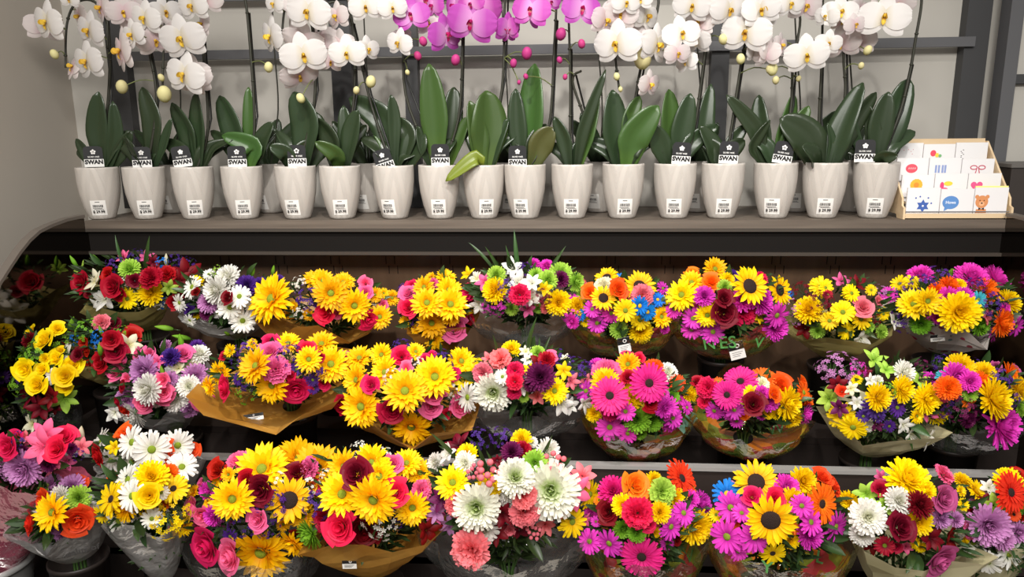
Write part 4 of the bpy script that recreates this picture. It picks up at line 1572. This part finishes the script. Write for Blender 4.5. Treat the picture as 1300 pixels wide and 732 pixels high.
def bouquet(row, label, short, style, data, extra='', leaves=10, blades=0, ext=.18, yoff=0.0, wr=1.0, bucket='black', tags=(), letters=(), neck_at=None, r0=.028, drop=1.25):
    rnd = random.Random(len(STACK) * 17 + 5)
    fl, crop, kind, code = [], None, None, None
    for tok in data.split():
        if tok[0] == '@':
            crop = CROPS[tok[1:]]
        elif ',' in tok:
            x, y, d = (float(v) for v in tok.split(','))
            fl.append((kind, code, crop[0] + x / crop[2], crop[1] + y / crop[2], d / crop[2]))
        else:
            kind, code = tok[0], tok[1:]
    nspec = len(fl)
    xs = [f[2] for f in fl if f[0] != 'B']
    ys = [f[3] for f in fl if f[0] != 'B']
    cx, cy = (min(xs) + max(xs)) / 2, (min(ys) + max(ys)) / 2
    rx, ry = (max(xs) - min(xs)) / 2 + 4, (max(ys) - min(ys)) / 2 + 4
    small = [f for f in fl if f[0] != 'B' and f[4] < 30] or fl
    for _ in range(10):                       # blooms that fill the gaps lower in the bunch
        best = None
        for _q in range(30):
            a, r_ = rnd.uniform(0, 6.28), math.sqrt(rnd.random()) * .95
            x, y = cx + rx * r_ * math.cos(a), cy + ry * min(.62, r_ * math.sin(a))
            d = min(math.hypot(x - f[2], y - f[3]) - f[4] * .5 for f in fl)
            if best is None or d > best[0]:
                best = (d, x, y)
        if best[0] < 1.5:
            continue
        f = rnd.choice(small)
        fl.append((f[0], f[1], best[1], best[2], max(13, min(f[4], best[0] * 2 + 6))))
    c = at(cx, cy, ROWY[row] + yoff)
    dep = depth_of(c)
    k = dep / F
    R = rx * k
    ex, ey = RIGHT * R, DOWN * (ry * k)
    rz = min(.75 * R, .125)
    ez = FWD * rz
    deck = DECK[row - 1]
    neck = c + Vector((0, .05 if row != 2 else .07, -max(.14, drop * (ry * k) + .03, .24 if row == 3 and drop > 1.2 else 0)))
    if neck_at:
        neck = at(*neck_at, c.y + .02)
    if neck.z < deck + .12:
        neck.z = deck + .12
    foot = Vector((neck.x, neck.y, deck))
    bh = max(.08, neck.z - deck - .03)
    t = thing('bouquet', label, 'bouquet', Vector((foot.x, foot.y, deck + .008)), 'wrapped bouquets in the display case')
    # depth of each bloom on the bunch's dome, then neighbours eased apart so that they overlap in front of one another
    dds = []
    for fi, (kind, code, x, y, d) in enumerate(fl):
        u, v = (x - cx) / rx, (y - cy) / ry
        w = math.sqrt(max(0, 1 - u * u - v * v))
        if v > .1:                            # the bunch leans forward: its lower front is full
            w = max(w, .6)
        dds.append(dep - rz * w - min(.034, d * k * .22 + max(0, d - 38) * k * .8) - {'T': .004, 'R': .012, 'C': .006, 'H': .02}.get(kind, 0) + (.018 if fi >= nspec else 0))
    home = list(dds)
    for _ in range(14):
        for i in range(len(fl)):
            for j_ in range(i + 1, len(fl)):
                fi_, fj_ = fl[i], fl[j_]
                over = (fi_[4] * GROW.get(fi_[0], 1) + fj_[4] * GROW.get(fj_[0], 1)) * .5 - math.hypot(fi_[2] - fj_[2], fi_[3] - fj_[3])
                if over <= 0:
                    continue
                need = min(.034, over * k * .75 + .004)
                gap = dds[i] - dds[j_]
                if abs(gap) < need:
                    sft = (need - abs(gap)) * .25 * (1 if gap >= 0 else -1)
                    dds[i] = min(home[i] + .045, max(home[i] - .045, dds[i] + sft))
                    dds[j_] = min(home[j_] + .045, max(home[j_] - .045, dds[j_] - sft))
    for fi, (kind, code, x, y, d) in enumerate(fl):
        u, v = (x - cx) / rx, (y - cy) / ry
        q = u * u + v * v
        w = math.sqrt(max(0, 1 - q))
        # small blooms sit a little deeper, large ones stand proud
        dd = dds[fi]
        p = at_depth(x, y, dd)
        nrm = (RIGHT * u * .55 + DOWN * v * .42 - FWD * (.55 + .5 * w)) + Vector((0, 0, .16)) + Vector((rnd.uniform(-.36, .36), 0, rnd.uniform(-.3, .34)))
        if kind == 'B':
            nrm = Vector((u * .5 + rnd.uniform(-.2, .2), -.25, 1)) if v < .5 else Vector((u, -.6, .4))
        size = d / F * dd * GROW.get(kind, 1.0)
        p.x = min(XR - size * .56 - .004, max(XL + size * .56 + .004, p.x))
        add_bloom(t, kind, code, p, nrm, size)
    fo = foliage(c, ex, ey, ez, 230, rnd, .038)
    for q in (.75, .55, .38, .24):            # leaves on the stems inside the wrap
        foliage(neck.lerp(c, q), ex * (q * .95), Vector((0, .5, .03)) * R * q, ez * .9 * q, 46, rnd, .045, fo)
    part('foliage', fo.mesh('foliage', DARKLEAF), t, kind='stuff')
    for i in range(int(leaves * .85) + 2):
        a = rnd.uniform(0, 6.28)
        rr = rnd.uniform(.55, 1.0)
        u, v = rr * math.cos(a), rr * math.sin(a)
        w = math.sqrt(max(0, 1 - u * u - v * v))
        p = c + ex * u * .78 + ey * v * .78 - ez * w * .8
        d = ex * u + ey * v + Vector((0, 0, .03)) - ez * .4
        p.x = min(XR - .075, max(XL + .075, p.x))
        part('leaf', LEAF[i % 3], t, Matrix.Translation(p) @ aim(d, -FWD, rnd.uniform(-.8, .8)) @ Matrix.Scale(rnd.uniform(.042, .07), 4))
    for i in range(blades // 2 + 1 if blades else 0):
        u = rnd.uniform(-.8, .8)
        p = c + ex * u * .7 - ey * rnd.uniform(.2, .6) - ez * .3
        d = Vector((u * .8 + rnd.uniform(-.4, .4), rnd.uniform(-.5, .1), 1))
        part('leaf_blade', BLADE, t, Matrix.Translation(p) @ aim(d, -FWD, rnd.uniform(-.6, .6)) @ Matrix.Scale(rnd.uniform(.10, .16), 4))
    # stems gathered at the neck and down into the bucket
    st = MB()
    for i in range(9):
        a = 2 * PI * i / 9
        p = c + ex * math.cos(a) * .5 + ey * math.sin(a) * .4
        st.tube([p, p.lerp(neck, .6) + Vector((0, .01, 0)), neck + Vector((.012 * math.cos(a), .012 * math.sin(a), 0)), foot + Vector((.02 * math.cos(a), .02 * math.sin(a), .012))], .003, 5)
    part('stems', st.mesh('stems', STEMM), t)
    wm = wrap_mesh(style, c - ey * -.18, neck, R * 1.03 * wr, r0, rnd, ext)
    wo = part('wrap', wm, t, label=WLAB[style])
    bv = BVHTree.FromPolygons([v.co.copy() for v in wm.vertices], [tuple(p.vertices) for p in wm.polygons])

    def stick(x, y):
        hit = bv.ray_cast(CAM, ray(x, y).normalized())
        if hit[0] is None:
            return None, None
        nn = hit[1] if hit[1].dot(FWD) < 0 else -hit[1]
        return hit[0], nn
    for x, y, w_, h_, sp in tags:
        p, nn = stick(x, y)
        if p is None:
            continue
        nn = (nn - FWD * 1.5).normalized()
        mw = Matrix.Translation(p + nn * .004) @ frame(nn, Vector((0, 0, 1)), sp)
        kk = depth_of(p) / F
        lb = box_mesh('price_label', (-w_ * kk / 2, -h_ * kk / 2, 0), (w_ * kk / 2, h_ * kk / 2, .0008), STICK)
        lo = part('price_label', lb, wo, mw, label='black and white shop label')
        part('label_band', box_mesh('label_band', (-w_ * kk / 2, h_ * kk * .05, .0009), (w_ * kk / 2, h_ * kk / 2, .0013), INK), wo, mw)
        rg = MB()
        s_ = h_ * kk * .13
        rg.lathe([(s_ * .55, .0014), (s_ * .55, .0018), (s_, .0018), (s_, .0014)], 16, center=(w_ * kk * .08, h_ * kk * .27))
        part('label_emblem', rg.mesh('label_emblem', STICK), wo, mw)
        ln = MB()
        for q in range(3):
            ln.box((-w_ * kk * .35, -h_ * kk * (.10 + .11 * q) - .0004, .0009), (w_ * kk * (.35 - .1 * q), -h_ * kk * (.10 + .11 * q) + .0006, .0012))
        part('label_print', ln.mesh('label_print', INK, False), wo, mw)
    for txt, x, y, px, sp, inkm in letters:
        p, nn = stick(x, y)
        if p is None:
            continue
        nn = (nn - FWD * .8).normalized()
        part('lettering', text_mesh(txt, px * depth_of(p) / F * 1.35, inkm, .0004), wo, Matrix.Translation(p + nn * .007) @ frame(nn, Vector((0, 0, 1)), sp))
    STACK.append(t)
    if bucket == 'black':
        solo('flower_bucket', bucket_mesh(round(bh, 2), .072, BLACKP, ('b', round(bh, 2))), 'black plastic bucket holding the ' + short, 'bucket', Matrix.Translation(foot + Vector((0, 0, .001))), 'black buckets in the display case')
    return t, c, neck, R


WLAB = {'gold': 'crumpled gold kraft paper wrap', 'olive': 'olive gold paper wrap', 'cream': 'pale cream paper wrap', 'white': 'white translucent wrap', 'grey': 'grey translucent film wrap',
        'floral': 'white paper wrap printed with pink flowers', 'clear': 'clear cellophane sleeve', 'print': 'clear sleeve with printed orange and green base', 'pink': 'pink glittered film wrap'}

# ---- back tier
bouquet(1, 'bouquet of red roses, purple statice and yellow mums in olive paper by the end panel', 'red rose and purple statice bouquet', 'olive', '''@A1
Rred 505,235,140 710,265,150 755,320,90 680,190,90 Cred 950,205,140 Tpur 855,75,90 720,135,95 1190,115,80 1120,95,70 Acrm 600,225,120 Awht 650,345,150 640,430,150
Myel 950,305,150 Dyel 810,345,130 Mlim 820,150,120 Alim 480,150,80 Bgrn 465,105,80 615,100,80 Bcrm 1055,95,85 Apnk 925,80,80 Tblu 1030,110,60 Adred 1190,190,160 1140,230,110
Twht 890,240,70 790,235,60 Rdred 850,230,90 560,300,80''', leaves=9, blades=3, wr=.84)
bouquet(1, 'bouquet of white daisies and white mums with two tall lily buds in white wrap', 'white daisy bouquet with lily buds', 'white', '''@A2
Mwht 440,205,150 370,290,170 Dwht 460,400,150 540,485,150 520,330,140 220,270,140 140,370,110 Mlav 320,370,120 Mpur 570,260,120 650,260,110 760,225,80
Myel 240,240,90 140,310,60 Bgrn 605,170,85 735,165,75 440,565,70 485,545,60 40,530,110 150,590,110 Tlim 370,165,60 Rdred 440,335,90 240,300,60 Dwht 205,480,80 Mplum 310,440,80''', leaves=18, ext=.4)
bouquet(1, 'bouquet of large golden sunflowers and a crimson rose in gold paper, back tier', 'golden sunflower bouquet on the back tier', 'gold', '''@A2
Sgold 720,345,280 1100,310,200 1250,390,190 1000,220,140 1180,240,130 Rhot 1060,430,150 Tpur 940,340,130 Twht 890,250,80 900,430,70 Rpnk 640,400,50
@A3 Rpnk 320,300,95 320,245,95 Sgold 380,320,90 50,230,140 410,460,140 490,340,95 Rhot 340,480,130 Tgrn 160,225,80''', leaves=7, ext=.25)
bouquet(1, 'bouquet of yellow mums and pink roses, one large pink rose at its rim, gold paper', 'yellow mum and pink rose bouquet', 'gold', '''@A3
Rpnk 590,310,115 885,530,175 Rhot 590,400,125 610,260,90 Sgold 690,270,130 710,370,180 740,500,180 750,600,130 860,380,200 850,290,160 830,210,120 860,460,110 Mpnk 750,245,60
Rred 985,480,70 Tpur 550,275,60 Twht 780,400,70''', leaves=7, ext=.25, tags=((512, 424, 15, 12, -.3),))
bouquet(1, 'loose mixed bouquet with lime mums, carnations and grassy blades in clear cellophane', 'mixed bouquet with lime mums', 'clear', '''@A4
Myel 135,240,150 545,320,150 670,340,110 Chot 300,270,125 Tmag 165,325,120 110,340,90 630,410,90 Tpur 215,210,90 Awht 290,190,120 375,190,100 375,285,100
Mlim 480,175,120 560,135,140 150,140,110 660,190,120 400,140,90 Mmag 390,70,75 470,80,85 Mplum 560,170,100 Apnk 75,185,90 Acrm 20,165,70 Csal 700,200,70 Tdred 440,290,100 Ayel 460,230,80
@A3 Ayel 965,185,80 Chot 970,300,110 Awht 1015,215,70 Bwht 970,390,60''', leaves=18, blades=9)
bouquet(1, 'bouquet with blue daisies, orange roses and dark-eyed sunflowers in printed sleeve', 'blue daisy and orange rose bouquet', 'print', '''@A4
Kgold 850,160,140 830,290,150 1060,215,190 Rorg 740,255,110 930,235,130 Ccrm 830,215,120 Dmag 760,360,110 880,385,130 790,450,120 1275,370,100 Dyel 970,370,140 1060,430,130
Mlim 920,300,100 930,490,110 Dblu 1060,340,120 1110,380,110 1175,300,90 Csal 1080,270,130 Sgold 1200,410,130 Myel 1070,500,140 Mmag 1220,480,70 630,440,90 Syel 1280,250,70''',
        leaves=9, tags=((792, 437, 16, 20, .2),))
bouquet(1, 'bouquet with a red carnation ringed by magenta daisies and sunflowers in printed sleeve', 'red carnation and magenta daisy bouquet', 'print', '''@A5
Rorg 300,130,100 415,185,130 Sgold 290,190,140 440,105,140 Mpur 540,155,90 Kgold 660,215,230 850,240,180 Myel 520,175,90 Chot 735,160,90 625,385,150 Syel 225,270,180 390,400,140
Mmag 370,275,120 740,310,160 830,480,150 610,300,140 Rdred 500,290,120 500,390,160 Dmag 830,400,160 300,420,130 290,490,120 425,505,140 180,360,120 Ayel 720,410,70 Mlim 500,220,90''',
        leaves=10, tags=((935, 444, 19, 24, .3),), letters=(('N', 901, 436, 15, .2, GREENINK), ('ES', 924, 434, 17, .15, GREENINK), ('V', 962, 434, 15, 0, GREENINK)))
bouquet(1, 'bouquet of yellow daisies and dark leaves with one peach rose in olive paper', 'yellow daisy and peach rose bouquet', 'olive', '''@A6
Dyel 205,260,110 150,380,130 65,435,110 265,425,130 40,225,90 330,240,70 Apnk 145,175,90 Adred 245,195,100 Rsal 285,345,130 Mlim 400,505,85 320,480,70 Awht 270,560,120 480,440,90
@A5 Myel 1030,360,160 Dyel 1250,380,140 1110,220,140 1165,430,110 1280,260,80 Tdred 1120,320,120 Tlav 940,350,90 Dblu 910,265,50 Dred 1155,270,60''', leaves=22, blades=0)
bouquet(1, 'bouquet of magenta, orange and yellow mums with purple statice in flower-printed white paper', 'orange and magenta mum bouquet in floral paper', 'floral', '''@A6
Mmag 640,140,140 970,155,190 1200,170,180 820,285,120 920,280,120 1180,360,80 Dyel 510,200,110 590,190,100 Tpur 660,205,130 760,165,140 560,250,100 1110,340,130 1010,205,100
Morg 830,210,120 1070,240,150 750,250,110 1170,450,160 Myel 890,210,80 890,380,230 1210,310,150 Syel 690,310,160 600,330,180 Dtea 1010,300,100 1195,235,70 Mgrn 1030,470,120
Dmag 1250,470,130 1100,520,90 440,270,100 Asal 1070,410,80 Mlim 1020,370,70''', leaves=8, ext=.3, wr=.86, tags=((1190, 428, 16, 9, .2),))

# ---- middle tier
bouquet(2, 'bouquet of yellow roses and dark alstroemeria beside the mirrored end panel', 'yellow rose bouquet', 'clear', '''@A7
Ryel 150,245,140 230,340,140 410,285,140 405,350,110 455,210,130 Adred 120,400,140 260,490,120 320,420,110 Alim 410,430,130 Awht 330,290,80 Dpur 60,295,90 Acrm 200,590,100 Tgrn 110,330,120 170,170,120
@A1 Ryel 275,605,140 365,530,100 90,560,110 Tgrn 400,590,140 200,690,120 Bgrn 455,500,110 Mdred 180,600,90''', leaves=16, wr=.8)
bouquet(2, 'small bouquet of deep red roses with pale lily buds in olive paper cone', 'deep red rose bouquet in an olive cone', 'olive', '''@A7
Rred 630,200,130 730,130,140 840,20,120 705,55,120 580,215,90 Bgrn 635,110,100 640,0,80 Acrm 815,90,120 Awht 410,135,120 Rdred 490,145,90 Tblu 610,80,70 470,50,70
@A1 Rred 840,575,120 Tgrn 530,540,120 Csal 640,490,100 Tblu 620,575,60''', leaves=12, yoff=.06)
bouquet(2, 'bouquet of pink roses, lavender mums and white mums in white film', 'pink rose and lavender mum bouquet', 'white', '''@A7
Mlav 910,255,180 800,430,130 1080,300,90 1240,290,150 Mwht 930,370,180 1110,430,160 840,540,160 1270,140,120 Rpnk 910,460,130 1050,400,130 1030,310,100 1165,140,120 1280,440,110
Rred 740,450,70 785,505,80 775,350,80 Awht 720,520,100 Apnk 1000,190,80 Mpur 1080,160,110 1250,95,90 Acrm 1215,220,100 Bgrn 1030,255,85 1150,70,120
@A8 Rpnk 290,450,140 40,390,110 Mlav 210,500,100 Mwht 200,350,130''', leaves=13, ext=.3, yoff=.03)
bouquet(2, 'bouquet of golden sunflowers, crimson roses and purple asters in wide gold paper with black label', 'sunflower and crimson rose bouquet in wide gold paper', 'gold', '''@A8
Rhot 420,355,160 880,380,180 715,75,120 950,110,120 Rpnk 710,130,150 Cpnk 750,240,160 Sgold 620,220,210 725,345,210 830,75,140 1040,80,170 960,180,150 1100,210,210 400,265,140 330,350,120 600,85,70
Tpur 560,120,110 830,150,130 1000,260,120 560,335,100 Dpur 985,310,80 510,305,80 990,365,70 Rred 1030,165,70 Syel 460,125,80 Tgrn 560,385,130
@C1 Rpnk 200,120,95 220,190,80''', leaves=8, ext=.35, wr=1.08, tags=((320, 530, 28, 9, .05),))
bouquet(2, 'bouquet of golden sunflowers round one dark red rose in gold paper', 'sunflower bouquet round a dark red rose', 'gold', '''@C1
Sgold 280,120,160 420,100,140 640,80,110 260,260,180 440,210,180 290,430,240 570,330,250 760,240,240 930,140,170 610,560,230 Syel 640,510,150 970,210,90 Rhot 545,115,130 350,290,120 695,125,70 885,225,90
Tpur 540,55,110 810,140,120 660,300,100 655,445,70 Rpnk 580,180,90 760,350,140 740,430,140 Rred 490,455,170 160,420,120 Twht 490,240,90 650,150,70 Dyel 1040,150,60''', leaves=7, ext=.22)
bouquet(2, 'bouquet of white mums, pink carnations and plum asters in clear cellophane, middle tier', 'white mum and carnation bouquet on the middle tier', 'clear', '''@C1
Dwht 970,370,180 Mwgc 1130,340,220 Csal 1060,220,130 1170,120,130 Dwht 1190,240,100 Myel 1245,60,110 Ayel 940,270,100 1000,200,80
@C2 Chot 270,150,105 265,220,100 260,290,90 Awht 310,240,110 570,360,120 620,370,90 720,360,100 Mplum 430,190,170 370,240,90 Syel 520,280,160 Ayel 580,150,90 360,150,70 Tpur 555,95,120 660,145,140 730,140,100
Mlim 415,35,90 Cred 470,80,100 Rpnk 500,60,90 Asal 630,215,90 100,70,80 Acrm 590,75,60 Adred 430,100,110''', leaves=16, blades=7)
bouquet(2, 'bouquet of two hot pink gerberas and green pompom mums in printed sleeve', 'pink gerbera and green pompom bouquet', 'print', '''@C2
Mmag 790,110,90 1220,390,120 1250,460,140 Cpnk 850,150,170 Sgold 985,110,140 840,225,170 Rhot 975,65,95 Ggpk 870,310,230 1120,230,240 Myel 1015,310,150 Rred 985,190,100 1140,350,130 Chot 880,410,120
Mgrn 1040,460,160 1140,470,130 1060,550,90 Dmag 720,280,130 870,510,160 985,550,120 970,410,120 1215,300,70
@C3 Morg 50,85,120 Mwht 140,115,120 Gror 200,180,110 Myel 280,245,110 Mgrn 160,265,100 Dmag 260,335,90 150,330,130 170,400,130''', leaves=8, letters=(('ME', 874, 537, 17, 1.1, TEALINK),))
bouquet(2, 'bouquet of two side-by-side pink gerberas, orange roses and yellow mums in printed sleeve', 'pink gerbera and orange rose bouquet', 'print', '''@C3
Rred 325,165,85 Chot 390,210,130 Ggpk 515,255,180 600,170,210 Gorg 740,150,160 Ccrm 740,185,90 Rorg 860,190,150 820,250,100 1000,180,100 Rdred 685,310,150 Mmag 780,290,130 1020,380,120 740,240,90
Syel 670,245,100 Myel 910,310,190 930,410,120 840,375,80 Dorg 1000,240,130 Morg 1020,290,110 Dmag 560,350,120 575,420,90 520,375,70''', leaves=12,
        tags=((941, 556, 25, 25, -.08),), letters=(('T', 962, 542, 20, .5, TEALINK), ('W', 985, 545, 16, .2, GREENINK)))
bouquet(2, 'bouquet of yellow mums and lavender wax flowers in pale olive wrap', 'yellow mum and lavender wax flower bouquet', 'cream', '''@C4
Tlav 130,70,170 50,90,130 200,90,130 Tmag 250,80,90 Mwht 545,110,140 Myel 535,220,160 380,270,160 690,280,180 760,360,160 Syel 620,390,90 Apnk 680,350,130 Dyel 140,390,160 215,460,160
Dpur 350,330,140 280,390,80 370,390,80 Rror 145,230,75 Adred 120,190,100 Alim 350,20,120 430,90,100 Awht 330,165,70 590,520,120 700,540,120 540,450,90 Acrm 205,215,70 Aplum 130,340,90 Tgrn 430,220,90''', leaves=18, ext=.25)
bouquet(2, 'bouquet with one very large magenta mum hanging low, yellow and orange mums, film wrap', 'large magenta mum bouquet', 'clear', '''@C4
Myel 900,80,170 1050,110,130 1125,280,240 1270,210,140 Mmag 870,140,160 960,170,120 1170,450,260 Dtea 790,140,90 Morg 820,210,140 1030,170,120 1220,130,150 Cpnk 780,240,120
Tpur 1160,170,130 1250,290,70 780,50,100 1010,70,90 Tplum 910,350,130 640,60,70 Aorg 945,310,70 Mlim 960,250,90 1290,340,100 Rmau 1250,95,70 Mplum 950,420,90''', leaves=10)

# ---- front tier
_t0 = bouquet(3, 'bouquet of crimson roses and pink lilies in pink glittered wrap over steel pail', 'pink wrap bouquet', 'pink', '''@D1
Rhot 30,100,120 60,60,90 270,110,120 310,50,120 Mlav 40,220,120 110,210,160 Apnk 200,100,140 215,40,110 Bcrm 390,45,115 Tpur 80,70,70 Asal 395,100,70 Mplum 230,190,70
Rhot -40,120,110 Mlav -60,200,120''', leaves=9, bucket='steel', wr=1.05, ext=.35, yoff=-.03, neck_at=(-22, 716), r0=.07)
bouquet(3, 'bouquet of orange roses and one small sunflower in grey lettered film', 'orange rose and small sunflower bouquet', 'grey', '''@D1
Sgold 250,420,165 Rror 375,465,155 200,365,110 140,475,110 385,270,80 Mlav 345,295,110 280,515,90 Mwht 285,340,90 Mlim 380,350,110 Dwht 410,400,110 Awht 190,410,60''',
        leaves=9, ext=.35, wr=1.5, yoff=-.06, drop=1.0, r0=.06, letters=(('ladelus of', 100, 697, 9, .05, M('ink_charcoal', (70, 68, 68), .6)),))
bouquet(3, 'bouquet of white daisies and scarlet roses in grey film behind the yellow gerberas', 'white daisy and scarlet rose bouquet', 'grey', '''@D1
Rror 590,50,140 790,130,120 930,120,80 Dwht 490,75,120 640,80,150 735,115,170 860,95,140 540,165,120 640,175,130 Rred 470,145,110 Ayel 550,105,60''', leaves=10, yoff=.06, ext=.25)
bouquet(3, 'bouquet of dark-eyed yellow gerberas and white daisies in grey film', 'dark-eyed yellow gerbera bouquet', 'grey', '''@D1
Eyel 540,355,160 840,305,140 500,430,100 Myel 735,245,140 Mgold 600,400,120 Dwht 640,340,150 575,460,150 620,260,140 735,450,95 880,200,140 780,325,70 Ryel 720,340,120 Morg 820,225,80 Tyel 830,480,140 860,430,110''',
        leaves=9, ext=.35, yoff=-.09)
bouquet(3, 'bouquet of sunflowers, a large crimson rose and purple statice, front tier', 'sunflower and large crimson rose bouquet', 'clear', '''@D2
Sgold 290,180,240 480,130,210 570,180,230 140,335,190 285,610,270 590,320,110 500,420,130 120,210,70 Kgold 430,340,210 Rdred 280,290,150 470,190,120 Rred 210,240,110 60,185,110
Tpur 340,370,120 330,490,90 190,450,120 Rhot 540,245,120 0,580,200 Rpnk 265,440,120 120,630,180 -70,380,110 -20,420,110 Twht 365,250,90 Dpur 130,525,80 Mmag 40,420,100 Tplum 100,430,90 Cpnk 170,140,110
Sgold -110,460,120 -60,300,70''', leaves=10)
bouquet(3, 'bouquet of sunflowers, crimson roses and white filler in gold paper, front tier', 'sunflower bouquet in gold paper on the front tier', 'gold', '''@D2
Sgold 710,170,160 850,150,180 890,220,170 1030,150,140 1100,200,130 700,310,210 860,340,230 1060,380,160 450,560,150 Rdred 765,205,160 815,510,170 Rpnk 965,150,100 Rhot 800,265,100 975,300,140 690,480,180
Twht 890,450,150 780,70,60 920,110,70 840,400,90 Cpnk 1110,290,100 Tpur 570,370,120 Rred 600,440,120 Mgrn 530,520,150 Apnk 1170,190,90 1180,400,90 Adred 1140,500,110 Tplum 730,390,100 Syel 1200,240,60''',
        leaves=10, ext=.22, tags=((444, 714, 18, 14, 0),))
bouquet(3, 'bouquet of large white mums, salmon carnations and coral berries in clear cellophane', 'white mum, carnation and berry bouquet', 'clear', '''@D3
Mwgc 340,380,220 720,290,270 540,220,180 Mwht 500,300,130 370,490,160 710,90,120 280,150,110 Csal 595,400,150 590,320,130 240,370,130 305,600,190 60,290,110 Hsal 400,200,140 330,200,90 740,150,120
Syel 220,250,160 400,270,130 Myel 570,30,100 290,100,100 Dyel 830,450,150 920,310,140 Adred 480,410,100 240,50,120 440,500,100 Apnk 840,300,140 900,440,60 Asal 890,210,110 770,390,80 Cred 585,75,80
Mlim 640,150,120 Awht 190,95,90 Tpur 360,20,100 470,10,90 Mplum 520,90,100 Aplum 160,330,110 Alav 130,400,90''', leaves=16, blades=8)
bouquet(3, 'bouquet with an orange rose, an orange gerbera and a low pink gerbera in printed sleeve', 'orange rose and low pink gerbera bouquet', 'print', '''@D4
Royl 120,195,160 Myel 220,170,90 250,345,110 50,310,120 340,270,120 450,430,180 Gror 370,160,210 Clim 270,230,140 Chot 130,355,160 Rhot 190,420,80 Dmag 310,425,140 380,350,130 Ggpk 150,590,230 Mgrn 50,440,100 120,460,100
Soyl 410,215,90 Mmag 480,300,140 420,270,90
@D3 Dmag 920,550,120 1020,560,140 Rdred 1010,400,120 Mgpk 1040,290,140''', leaves=9, letters=(('S', 851, 698, 16, .3, TEALINK), ('W', 876, 703, 18, .2, GREENINK)))
bouquet(3, 'bouquet with a dark-eyed sunflower, blue daisies and an orange gerbera in printed sleeve', 'blue daisy and dark-eyed sunflower bouquet', 'print', '''@D4
Kgold 780,180,220 860,390,250 Dblu 620,245,150 Rhot 755,255,110 890,270,110 Dmag 640,320,160 620,480,180 770,480,170 1030,310,120 1215,425,160 1080,400,140 700,350,100 680,560,100 Mmag 950,210,140 1080,470,140
Myel 1040,175,140 980,280,120 1285,280,100 Gorg 1140,300,220 Rror 1150,150,120 1215,205,110 Eyel 870,570,140 Dyel 560,360,80 Dorg 650,410,80 Alav 665,200,50''',
        leaves=9, wr=1.0, letters=(('Y', 974, 718, 18, 0, GREENINK), ('L', 1042, 707, 17, 0, GREENINK), ('B', 1089, 716, 18, -.2, GREENINK)))
bouquet(3, 'bouquet with a dark red rose, mauve roses and white mums in cream paper', 'dark red and mauve rose bouquet', 'cream', '''@D5
Myel 545,130,250 660,205,120 610,400,150 180,270,110 880,140,100 Mwht 490,265,150 300,365,200 260,470,130 Rdred 510,430,180 Mdred 620,290,150 Rmau 770,255,170 745,640,220 Mlav 750,370,120 840,380,90
Alim 290,220,120 410,290,120 Rred 370,190,100 Apnk 380,120,70 Dred 400,540,110 Adred 690,500,130 810,500,140 Cpnk 770,100,120 Syel 960,210,140 880,290,70''', leaves=12, ext=.25)
bouquet(3, 'bouquet of lavender mums, white daisies and an upright orange gerbera in cream paper', 'lavender mum and white daisy bouquet', 'cream', '''@D5
Gror 1170,215,240 1190,350,80 Myel 1160,145,150 Rred 1210,100,100 Mlav 1040,420,230 1130,500,130 1220,460,120 1320,420,150 Dwht 940,520,150 1030,640,160 1160,590,190 1300,560,150 Alim 1080,300,120 Adred 1000,280,100
Awht 1040,180,80 Dlav 930,620,90 Mgrn 1240,300,80 Myel 1330,250,120''', leaves=10, yoff=.03)

# galvanised pail under the pink-wrapped bouquet
t0, c0, n0, R0 = _t0
pail = thing('steel_pail', 'ribbed galvanised steel pail holding the pink wrapped bouquet', 'pail', Vector((n0.x, n0.y, DECK[2] + .001)))
galv = M('galvanised', (160, 160, 158), .32, .5, metal=.5, noise=.1, nscale=15)
hb = n0.z + .015 - DECK[2]
b = MB()
pr = [(.0005, .001), (.085, .001)]
for k in range(40):
    q = k / 39
    pr.append((.085 + .025 * q + (.0018 if k % 2 else 0), .004 + (hb - .03) * q))
pr += [(.112, hb - .02), (.116, hb - .02), (.118, hb - .004), (.114, hb), (.108, hb - .006), (.082, .006), (.0005, .006)]
b.lathe(pr, 48)
part('body', b.mesh('body', galv), pail, Matrix.Translation((n0.x, n0.y, DECK[2] + .001)))
rmb = MB()
rmb.lathe([(.1135, hb), (.121, hb - .002), (.123, hb - .012), (.119, hb - .017), (.1165, hb - .012)], 48)
part('rim', rmb.mesh('rim', M('galvanised_rim', (200, 200, 198), .25, metal=.5)), pail, Matrix.Translation((n0.x, n0.y, DECK[2] + .001)))
